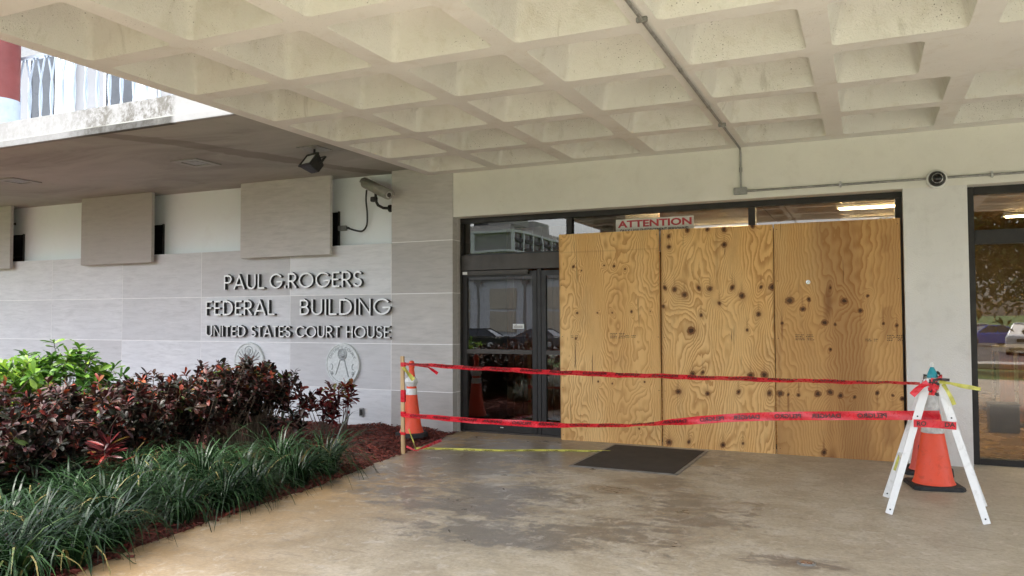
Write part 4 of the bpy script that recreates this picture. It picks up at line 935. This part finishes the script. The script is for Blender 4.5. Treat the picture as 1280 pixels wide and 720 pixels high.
# A-frame barricade: two pairs of splayed channel legs under a ridge
af = thing('a_frame_barricade', 'white aluminium A-frame trestle with red tape knotted round its top', 'barricade', (LX, LY, 0))
feet = {('f', -1): onZ(1111, 643), ('f', 1): onZ(1234, 656), ('b', -1): onZ(1107.5, 622), ('b', 1): onZ(1230, 634)}
ZT = .985
for (wh, sd), fpt in feet.items():
    top = Vector((LX+sd*.035, LY+(-.10 if wh == 'f' else .10), ZT)); bot = Vector((fpt.x, fpt.y, .004))
    Lr = lambda v: v-Vector((LX, LY, 0))
    d = (bot-top).normalized(); outw = Vector((sd, 0, .3)).normalized()
    g = MB(); up = Vector((0, 1, 0)); n_ = d.cross(up).normalized()
    g.beam(Lr(top), Lr(bot), .046, .004, up); off = n_*(.022)
    g.beam(Lr(top)+off+Vector((0, .013, 0)), Lr(bot)+off+Vector((0, .013, 0)), .004, .024, up); g.beam(Lr(top)-off+Vector((0, .013, 0)), Lr(bot)-off+Vector((0, .013, 0)), .004, .024, up)
    lg = g.build('leg', M['white_alu'], af)
    MB().lathe([(.006, 0), (.006, .003), (.001, .0035)], 10, Matrix.Translation(Lr(bot)-d*.035+Vector((0, -.0022, 0))) @ RX).build('bolt', M['black_metal'], lg)
    fm = top.lerp(bot, .30); g = MB().beam(Lr(top)+Vector((0, -.008, 0)), Lr(fm)+Vector((0, -.008, 0)), .056, .010, up)
    br = g.build('bracket', M['white_alu'], af, .002)
    MB().lathe([(.006, 0), (.006, .003), (.001, .0035)], 10, Matrix.Translation(Lr(fm)-d*.03+Vector((0, -.0132, 0))) @ RX).build('bolt', M['black_metal'], br)
def lerp_leg(wh, sd, t):
    top = Vector((LX+sd*.035, LY+(-.10 if wh == 'f' else .10), ZT)); bot = Vector((feet[(wh, sd)].x, feet[(wh, sd)].y, .004)); return top.lerp(bot, t)-Vector((LX, LY, 0))
for sd in (-1, 1):
    for t in (.30, .62): MB().beam(lerp_leg('f', sd, t)+Vector((0, .02, 0)), lerp_leg('b', sd, t), .035, .02).build('brace', M['white_alu'], af, .003)
MB().box(-.05, .05, -.13, .13, ZT-.02, ZT+.012).build('ridge', M['white_alu'], af, .006)
MB().lathe([(.040, ZT+.0125), (.034, ZT+.04), (.020, ZT+.075), (.012, ZT+.09)], 7).build('teal_cap', M['teal'], af)
MB().lathe([(.011, ZT+.0905), (.016, ZT+.11), (.006, ZT+.125)], 8).build('cap_tip', M['white_plastic'], af)
# tape wound round the head and across the legs
for k in range(7):
    g = MB(); a0 = k*1.1; pts = [Vector((.062*math.cos(a0+t*.5)*(1+.1*math.sin(t*2+k)), .15*math.sin(a0+t*.5), ZT-.03+.011*k-.006*t+.012*math.sin(t*1.7+k))) for t in range(14)]
    for p_ in pts: g.v += [tuple(p_-Vector((0, 0, .013))), tuple(p_+Vector((0, 0, .013)))]
    g.f += [(2*i, 2*i+1, 2*i+3, 2*i+2) for i in range(13)]; g.build('tape_wrap', M['red_tape'] if k % 3 else M['tape_ink'], af)
yb = LY-.145
def rq(px, py, Y): return onY(px, py, Y)-Vector((LX, LY, 0))
fa = MB(); cs = [(1142, 529), (1160, 529.5), (1178, 531), (1195.5, 532.5)]
for x, y in cs: fa.v += [tuple(rq(x, y-4.8, yb-.03)), tuple(rq(x, y+4.8, yb-.03))]
fa.f += [(2*i, 2*i+1, 2*i+3, 2*i+2) for i in range(3)]; bandm = fa.build('tape_band', M['red_tape'], af)
for txt, x0, x1 in (('RO', 1146, 1158), ('DA', 1181, 1194)):
    vs, fs = text_geo(txt, .03); mn = vs.min(0); mx = vs.max(0)
    MB().add([rq(x0+(x-mn[0])/(mx[0]-mn[0])*(x1-x0), 532.5+(x1-1158)*.04-(y-mn[1])/(mx[1]-mn[1])*6.0, yb-.032) for x, y in vs], fs).build('print', M['tape_ink'], bandm)
def stl(name, label, pts, Y, wdt, mat, tilt=15): streamer(name, label, [onY(x, y, Y+dy) for x, y, dy in pts], wdt, M[mat], tilt)
stl('tape_end', 'red and black tape tail pointing down from the A-frame knot towards the plywood', [(1160, 478, 0), (1153, 482, -.02), (1146, 488, -.03), (1140, 494, -.03)], LY-.16, .045, 'red_tape')
stl('tape_end', 'stiff black tape tail sticking out towards the lobby window from the knot', [(1168, 475, 0), (1175, 474, -.02), (1181, 474.5, -.02), (1187, 475, -.02)], LY-.15, .02, 'tape_ink')
stl('tape_end', 'long yellow tape tail reaching out from the A-frame knot towards the lobby window', [(1174, 477, 0), (1188, 479, -.02), (1200, 482, -.02), (1212, 484, -.02), (1226, 486.5, -.01)], LY-.15, .032, 'yellow_tape', 35)
stl('tape_end', 'yellow tape tail hanging down the A-frame leg nearer the lobby window', [(1179, 480, 0), (1184, 488, -.03), (1189, 497, -.03), (1193, 506, -.02)], LY-.16, .028, 'yellow_tape')
stl('tape_end', 'small red tape knot end hanging in the A-frame opening', [(1169, 480, 0), (1167, 484, -.01), (1168, 489, -.01), (1165, 494, 0)], LY-.17, .022, 'red_tape')
stl('tape_end', 'pale ragged tape strip stuck to the A-frame back leg nearer the plywood', [(1126, 566, 0), (1123, 572, 0), (1121, 579, 0), (1118, 588, 0)], LY+.22, .02, 'yellow_tape')

# ================================================================== PLANTING
def leaf_arrays(pos, dr, nr, L, W, bend, tint, prof=((0, .22), (.3, .72), (.6, 1.0), (.85, .86), (1, .10)), fold=.30):
    """folded, drooping leaves; returns verts, faces, tints"""
    n = len(pos); dr = dr/np.linalg.norm(dr, axis=1, keepdims=True)
    nr = nr-(nr*dr).sum(1, keepdims=True)*dr; nr = nr/np.maximum(np.linalg.norm(nr, axis=1, keepdims=True), 1e-6); sd = np.cross(dr, nr)
    Vs = []
    for (t, wv) in prof:
        c_ = pos+dr*(L*t)[:, None]-nr*(bend*L*t*t)[:, None]
        e = sd*(W*wv*.5)[:, None]; h = nr*(W*wv*.5*fold)[:, None]
        Vs += [c_-e+h, c_, c_+e+h]
    K = len(prof); Vv = np.stack(Vs, 1).reshape(-1, 3); f = []
    for i in range(K-1):
        for k in range(2): a = i*3+k; f.append((a, a+1, a+4, a+3))
    Fv = (np.arange(n)[:, None, None]*K*3+np.array(f)[None]).reshape(-1, 4)
    return Vv, Fv, np.repeat(tint, K*3)
def foliage(name, mat, parent, arrs, smooth=True):
    Vv, Fv, Tv = arrs; me = bpy.data.meshes.new(name)
    me.vertices.add(len(Vv)); me.vertices.foreach_set('co', Vv.astype('f4').ravel())
    me.loops.add(Fv.size); me.loops.foreach_set('vertex_index', Fv.astype('i4').ravel())
    me.polygons.add(len(Fv)); me.polygons.foreach_set('loop_start', (np.arange(len(Fv))*4).astype('i4')); me.polygons.foreach_set('loop_total', np.full(len(Fv), 4, 'i4'))
    at = me.attributes.new('tint', 'FLOAT', 'POINT'); at.data.foreach_set('value', Tv.astype('f4')); me.update(); me.validate()
    if smooth: me.shade_smooth()
    o = link(name, me, mat, parent); o['kind'] = 'stuff'; return o
def shrub(name, label, cat, loc, cen, rad, ntips, nleaf, L, W, mat, tint, group, seed, lowstem=.0, spread=.12, shell=.45, stemr=.006, up=.9):
    r_ = np.random.default_rng(seed); sh = thing(name, label, cat, loc, 0, group)
    cen = np.array(cen); rad = np.array(rad); tips = []
    while len(tips) < ntips:
        d = r_.normal(size=3); d /= np.linalg.norm(d); q = d*r_.uniform(shell, 1.)**.5*(1+.16*r_.normal())
        if q[2] < -.95: continue
        tips.append(cen+q*rad)
    tips = np.array(tips); g = MB(); P, D, T = [], [], []
    for tp in tips:
        b0 = np.array([r_.normal(0, spread), r_.normal(0, spread), 0]); out = (tp-cen)/rad
        mid = b0*.6+tp*.4+np.array([0, 0, .05])+r_.normal(0, .03, 3); g.tube([tuple(b0), tuple(mid), tuple(tp)], [stemr, stemr*.8, stemr*.45], 5, cap=False)
        tdir = tp-mid; tdir /= np.linalg.norm(tdir)+1e-6
        nl = int(nleaf*r_.uniform(.6, 1.3)); base_t = r_.beta(2, 2.2)
        for k in range(nl):
            u = (k+.5)/nl; az = k*2.4+r_.uniform(0, 1); el = r_.normal(.15+up*u*u, .25)
            ax = np.cross(tdir, [.3, .2, .9]); ax /= np.linalg.norm(ax)+1e-6; ay = np.cross(tdir, ax)
            d = (ax*math.cos(az)+ay*math.sin(az))*math.cos(el)+(tdir*.6+np.array([0, 0, .4]))*math.sin(el)
            P.append(tp-tdir*(1-u)*r_.uniform(.05, .16)); D.append(d)
            hl = (tp[2]-cen[2])/rad[2]
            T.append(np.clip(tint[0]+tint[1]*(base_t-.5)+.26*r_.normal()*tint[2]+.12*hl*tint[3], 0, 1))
    n = len(P); P = np.array(P); D = np.array(D); Nn = np.tile([0, 0, 1.], (n, 1))+r_.normal(0, .45, (n, 3))
    a = leaf_arrays(P, D, Nn, L*r_.uniform(.6, 1.2, n), W*r_.uniform(.7, 1.2, n), r_.uniform(.0, .5, n), np.array(T))
    foliage('leaves', mat, sh, a); s_ = g.build('stems', M['stem'], sh); s_['kind'] = 'stuff'
    return sh
HG = 'dark red shrubs forming the hedge'
hl_ = ['hedge shrub with bare stems showing, closest to the globe seal', 'dark red hedge shrub covering part of the eagle seal', 'dark red hedge shrub with a gap showing the stone wall', 'dark maroon hedge shrub with orange leaf tips', 'dark maroon hedge shrub in front of the green shrub\'s open side', 'near black hedge shrub in front of the bright green shrub', 'dark hedge shrub with green and red lower leaves beside the grass']
for k, (x, y, cz, rz_) in enumerate(((-6.25, -1.85, .70, .26), (-6.25, -2.38, .64, .34), (-6.2, -2.98, .58, .32), (-6.2, -3.55, .55, .38), (-6.2, -4.12, .53, .42), (-6.15, -4.70, .52, .44), (-6.1, -5.3, .52, .45))):
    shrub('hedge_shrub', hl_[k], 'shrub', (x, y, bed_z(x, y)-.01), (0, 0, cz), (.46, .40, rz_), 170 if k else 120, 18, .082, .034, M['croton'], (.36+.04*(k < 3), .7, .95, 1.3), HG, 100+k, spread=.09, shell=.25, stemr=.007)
shrub('low_shrub', 'small bushy red leaved shrub below the globe seal', 'shrub', (-5.92, -1.10, bed_z(-5.92, -1.10)), (0, 0, .42), (.24, .24, .20), 17, 17, .10, .036, M['croton_red'], (.50, .5, .8, 1.2), 'small red shrubs by the wall', 201, spread=.05, shell=.4)
shrub('low_shrub', 'slender upright red shrub with a bright scarlet tip against the globe seal', 'shrub', (-5.93, -.72, bed_z(-5.93, -.72)), (.02, 0, .52), (.14, .14, .17), 8, 15, .11, .036, M['croton_red'], (.62, .4, .7, 1.2), 'small red shrubs by the wall', 202, spread=.03, shell=.5)
shrub('low_shrub', 'small red and green tipped shrub between hedge end and globe seal', 'shrub', (-5.98, -1.58, bed_z(-5.98, -1.58)), (0, 0, .50), (.15, .15, .13), 9, 17, .10, .036, M['croton_red'], (.48, .6, .9, 1.2), 'small red shrubs by the wall', 203, spread=.04, shell=.5)
shrub('low_shrub', 'low near black leafy sprig beside the last hedge shrub', 'shrub', (-5.75, -1.95, bed_z(-5.75, -1.95)), (0, 0, .30), (.22, .20, .12), 10, 14, .10, .036, M['croton'], (.22, .4, .7, .6), 'small red shrubs by the wall', 204, spread=.05, shell=.4)
shrub('red_rosette_plant', 'spiky red leaved rosette plant at the foot of the hedge', 'plant', (-5.55, -4.35, bed_z(-5.5, -4.3)), (0, 0, .34), (.10, .10, .10), 5, 18, .17, .026, M['croton_red'], (.48, .4, .9, .6), None, 205, spread=.03, shell=.3)
shrub('green_shrub', 'bright yellow green leafy shrub behind the hedge', 'shrub', (-7.65, -4.15, .02), (0, 0, .74), (.75, .70, .46), 230, 14, .115, .044, M['green_leaf'], (.55, .6, .9, 1.5), 'green shrubs behind the hedge', 301, spread=.1, shell=.3, up=.7)
shrub('green_shrub', 'deeper green leafy shrub with arching shoots behind the hedge', 'shrub', (-7.6, -3.25, .02), (0, 0, .72), (.50, .52, .42), 170, 14, .115, .044, M['green_leaf'], (.32, .5, .8, 1.4), 'green shrubs behind the hedge', 302, spread=.1, shell=.3, up=.7)

def clump(loc, seed, nb, Lm, label):
    r_ = np.random.default_rng(seed); K = 7
    az = r_.uniform(0, 2*math.pi, nb); L = Lm*r_.uniform(.5, 1.25, nb); el0 = np.clip(r_.normal(1.18, .22, nb), .45, 1.5); curv = r_.uniform(1.7, 3.5, nb)
    br = r_.uniform(0, .10, nb)**1.0; P = np.stack([br*np.cos(az), br*np.sin(az), np.zeros(nb)], 1); W = r_.uniform(.009, .0155, nb); sw = r_.normal(0, .25, nb)
    rows_ = []
    for k in range(K):
        t = k/(K-1); el = el0-curv*t**1.3; a = az+sw*t; h = np.stack([np.cos(a)*np.cos(el), np.sin(a)*np.cos(el), np.sin(el)], 1)
        s_ = np.stack([-np.sin(a), np.cos(a), np.zeros(nb)], 1); w_ = W*(1-t**2.5)*.5+.0006
        up_ = np.cross(h, s_); rows_ += [P-s_*w_[:, None], P+s_*w_[:, None]]
        P = P+h*(L/(K-1))[:, None]; P[:, 2] = np.maximum(P[:, 2], .012)
    Vv = np.stack(rows_, 1).reshape(-1, 3); f = [(2*i, 2*i+1, 2*i+3, 2*i+2) for i in range(K-1)]
    Fv = (np.arange(nb)[:, None, None]*2*K+np.array(f)[None]).reshape(-1, 4); tint = np.clip(r_.beta(2, 2, nb)*.85+r_.normal(0, .05), 0, 1)
    tint = np.where(r_.random(nb) < .02, .97, tint)
    sh = thing('grass_clump', label, 'grass', loc, r_.uniform(0, 6), 'strappy grass clumps edging the bed')
    foliage('blades', M['liriope'], sh, (Vv, Fv, np.repeat(tint, 2*K)))
ci = 0
for row, (off, y0_, y1_, step) in enumerate(((.24, -2.78, -6.6, .46), (.66, -2.95, -6.7, .48), (1.06, -3.3, -6.7, .50), (1.42, -3.9, -6.7, .50))):
    y = y0_
    while y > y1_:
        yy_ = y+rng.normal(0, .05); xx_ = edge_x(yy_)-off+rng.normal(0, .05)
        if row == 0 and ci == 0: lb = 'strappy dark green grass clump at the end of the edging, by the open mulch'
        else: lb = ['strappy dark green grass clump spilling over the pavement edge', 'strappy dark green grass clump in the second row from the pavement', 'strappy dark green grass clump in the third row from the pavement', 'strappy dark green grass clump at the foot of the hedge'][row]
        clump((xx_, yy_, bed_z(xx_, yy_)-.005), 500+ci, 210, (.60 if row < 2 else .54)*rng.uniform(.82, 1.12), lb); ci += 1; y -= step*rng.uniform(.9, 1.1)

# ================================================================== BALCONY RAILING
rl_ = thing('balcony_railing', 'pale wavy metal railing of crossing curved bars above the stained fascia', 'railing', (0, ye+.62, SZ+.255))
hgt = 1.0
def lens_mesh():
    g = MB()
    for s_ in (-1, 1): g.tube([(s_*(.012+.092*math.sin(math.pi*t/12)), .010*s_, hgt*t/12) for t in range(13)], .0125, 6)
    return g.mesh('baluster')
lm = lens_mesh()
for k in range(33):
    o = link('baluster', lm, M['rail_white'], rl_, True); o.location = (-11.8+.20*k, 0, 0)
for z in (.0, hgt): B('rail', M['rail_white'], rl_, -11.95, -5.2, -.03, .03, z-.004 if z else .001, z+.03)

# ================================================================== ACROSS THE STREET (seen in the glass)
GZ = -.82
def car(paint, loc, rz, label, suv=False):
    c_ = thing('parked_car', label, 'car', loc, rz, 'cars parked across the street'); s = 1.
    if suv: side = [(-2.2, .35), (-2.25, .75), (-2.2, 1.05), (-1.2, 1.12), (-1.15, 1.12), (1.9, 1.1), (2.2, 1.0), (2.25, .4), (2.0, .25), (-2.0, .25)]; cab = [(-1.25, 1.1), (-.45, 1.66), (1.65, 1.66), (2.15, 1.08)]
    else: side = [(-2.25, .35), (-2.3, .62), (-2.15, .80), (-1.05, .93), (1.5, .95), (2.2, .92), (2.3, .6), (2.25, .35), (2.0, .22), (-2.0, .22)]; cab = [(-1.15, .92), (-.25, 1.40), (.95, 1.40), (1.75, .94)]
    g = MB(); n = len(side)
    for (sc_, y) in ((.96, -.88), (1, -.80), (1, .80), (.96, .88)): g.v += [(x*sc_, y, .25+(z-.25)*(.93 if abs(y) > .85 else 1)) for x, z in side]
    for r0 in range(3): g.f += [(r0*n+i, r0*n+(i+1) % n, (r0+1)*n+(i+1) % n, (r0+1)*n+i) for i in range(n)]
    g.f += [tuple(range(n)), tuple(range(4*n-1, 3*n-1, -1))]
    bd = g.build('body', M[paint], c_, .04, True)
    g = MB(); m_ = len(cab)
    top = .58
    vs = []
    for y in (-1, 1): vs += [(x, y*(.80 if i in (0, 3) else top), z) for i, (x, z) in enumerate(cab)]
    g.add(vs, [(0, 1, 2, 3), (7, 6, 5, 4), (0, 4, 5, 1), (2, 6, 7, 3)]); cb_ = g.build('glasshouse', M['win_dark'], c_)
    x1, z1 = cab[1]; x2, z2 = cab[2]
    MB().box(x1-.04, x2+.06, -top-.02, top+.02, z1-.02, z1+.045).build('roof', M[paint], c_, .03)
    g = MB()
    for y in (-1, 1):
        for a, b in ((cab[0], cab[1]), (cab[3], cab[2])): g.beam((a[0], y*.80, a[1]), (b[0], y*top, b[1]), .06, .06)
        xm = (x1+x2)/2; g.beam((xm, y*.80, cab[0][1]), (xm, y*top, z1), .06, .05)
    g.build('pillars', M[paint], c_)
    for x in (-1.4, 1.4):
        for y in (-.80, .80):
            w_ = empty('wheel', (x, y, .33), 0, c_); MX = Matrix.Rotation(math.pi/2, 4, 'X')
            MB().lathe([(.2, -.1), (.33, -.1), (.34, 0), (.33, .1), (.2, .1)], 20, MX).build('tyre', M['tyre'], w_, smooth=True)
            MB().lathe([(.2, -.105), (.12, -.112), (.001, -.10)], 14, MX).build('rim', M['rim'], w_); MB().lathe([(.2, .105), (.12, .112), (.001, .10)], 14, MX).build('rim', M['rim'], w_)
    fz = .72 if not suv else .85
    for y in (-.62, .62): B('headlight', M['lamp_glass'], c_, -2.29, -2.14, y-.2, y+.2, fz-.08, fz+.07, .03)
    B('grille', M['black_metal'], c_, -2.30, -2.2, -.38, .38, fz-.14, fz+.04, .01); B('bumper', M['black_metal'], c_, -2.31, -2.15, -.7, .7, .28, .42, .02)
    B('number_plate', M['white_plastic'], c_, -2.325, -2.305, -.16, .16, .40, .50)
    return c_
car('car_white', (8.4, -44.2, GZ), R(-78), 'white compact SUV nosed in beside the blue car', True)
car('car_blue', (7.9, -56.5, GZ), R(-20), 'bright blue saloon parked across behind the white SUV')
car('car_silver', (8.0, -66.5, GZ), R(-12), 'silver saloon parked furthest back in the lot')
car('car_black', (-24.4, -38.5, GZ), R(-8), 'black saloon parked in front of the tan panelled low building')
car('car_grey', (-21.0, -41.2, GZ), R(4), 'dark grey saloon parked beside the black saloon')
# white-framed block
hb = thing('hotel_block', 'warm grey block with white framed balcony bays and rooftop tower', 'building', (0, 0, GZ))
SCL = 1.6; cxh, cyh = -85.9, -181.; z0h, z1h = 19.0-GZ, 24.9-GZ
B('wall', M['bldg'], hb, cxh-60, cxh-.7, cyh-60, cyh-.9, 0, z1h-.3); B('podium', M['bldg_lt'], hb, cxh-62, cxh+1, cyh-62, cyh+1, 0, z0h-4)
B('roof', M['bldg'], hb, cxh-60, cxh-2.5, cyh-60, cyh-3, z1h-.29, z1h+1.6)
B('rooftop_tower', M['bldg'], hb, cxh-9.5, cxh-1.5, cyh-14, cyh-4, z1h+1.61, z1h+3.6); B('rooftop_plant', M['bldg'], hb, cxh-8, cxh-3, cyh-34, cyh-22, z1h+1.61, z1h+4.6); B('rooftop_plant', M['black_metal'], hb, cxh-16, cxh-13, cyh-12, cyh-8, z1h+1.61, z1h+4.)
for z in (z0h, z1h-.45): B('frame_band', M['bldg_white'], hb, cxh-60, cxh, cyh-60, cyh, z-.25, z+.35)
for k in range(8): B('frame_fin', M['bldg_white'], hb, cxh-.85, cxh-.02, cyh-.75-7.0*k-.001, cyh-.02-7.0*k, z0h+.351, z1h-.701)
for x in (-13., -30, -47): B('frame_fin', M['bldg_white'], hb, cxh+x, cxh+x+1.1, cyh-.9, cyh-.02, z0h+.351, z1h-.701)
for k in range(7):
    for q in range(2):
        zz = z0h+.5+2.4*q; y = cyh-1.2-7.0*k
        wv = B('window', M['win_dark'], hb, cxh-.74, cxh-.6, y-5.6, y-.6, zz+.1, zz+2.2); B('frame', M['bldg_white'], wv, cxh-.59, cxh-.55, y-3.2, y-3.0, zz+.1, zz+2.2)
        B('balcony', M['black_metal'], hb, cxh-.55, cxh-.1, y-5.9, y-.2, zz, zz+.85)
for x in (-22, -27, -39, -44):
    for q in range(2):
        zz = z0h+.6+2.4*q; wv = B('window', M['win_dark'], hb, cxh+x, cxh+x+2.2, cyh-.92, cyh-.8, zz+.2, zz+2); B('frame', M['bldg_white'], wv, cxh+x+1, cxh+x+1.2, cyh-.79, cyh-.75, zz+.2, zz+2)
        B('balcony', M['black_metal'], hb, cxh+x-.4, cxh+x+2.8, cyh-.85, cyh-.3, zz, zz+.7)
# low white building with tan boarded bays
lb_ = thing('low_building', 'low pale building with tan boarded bays beyond the parked cars', 'building', (0, 0, GZ))
B('wall', M['bldg_lt'], lb_, -58, -16, -78, -70, 0, 6.4); B('roof', M['bldg'], lb_, -58.5, -15.5, -78.4, -69.5, 6.41, 6.9)
for k in range(7):
    x = -56+5.8*k
    for q in range(2): B('boarded_bay', M['bldg_tan'], lb_, x, x+3.2, -69.98, -69.85, .5+2.6*q, 2.8+2.6*q)
    MB().lathe([(.16, 0), (.14, 5.6), (.5, 6.3)], 12, Matrix.Translation((x+4.5, -69.4, 0))).build('post', M['bldg'], lb_, smooth=True)
def tree(loc, hgt_, rad, label, seed, nclump=60, dens=70):
    r_ = np.random.default_rng(seed); t_ = thing('shade_tree', label, 'tree', loc, 0, 'shade trees across the lawn'); g = MB(); th = hgt_*.42
    g.tube([(0, 0, -.1), (.05, 0, th*.5), (0, .08, th)], [.22, .17, .13], 10); P, D, T = [], [], []
    cc = np.array([0, 0, hgt_*.68]); rr = np.array([rad, rad, hgt_*.32])
    for k in range(nclump):
        d = r_.normal(size=3); d /= np.linalg.norm(d); q = cc+d*rr*r_.uniform(.35, 1)**.6
        if k < 22: g.tube([(0, 0, th*r_.uniform(.7, 1)), tuple(q*.5+np.array([0, 0, th])*.5), tuple(q)], [.06, .04, .015], 6)
        for _ in range(dens): P.append(q+r_.normal(0, rad*.16, 3)); D.append(r_.normal(size=3)+[0, 0, -.3]); T.append(r_.beta(2, 2))
    n = len(P); foliage('crown', M['tree_leaf'], t_, leaf_arrays(np.array(P), np.array(D), np.tile([0, 0, 1.], (n, 1))+r_.normal(0, .5, (n, 3)), r_.uniform(.2, .42, n), r_.uniform(.10, .2, n), r_.uniform(0, .4, n), np.array(T), prof=((0, .2), (.5, 1), (1, .05))))
    g.build('trunk', M['bark'], t_, smooth=True)
tree((6.0, -25, terr(-25)-.1), 8.6, 4.6, 'leafy shade tree on the lawn facing the lobby window', 71, 150, 90)
tree((13.5, -27, terr(-27)-.1), 8.8, 4.8, 'larger leafy shade tree on the lawn further from the entrance', 72, 150, 90)
tree((-12, -66, -.85), 9.0, 4.0, 'round crowned tree at the end of the low building', 73)
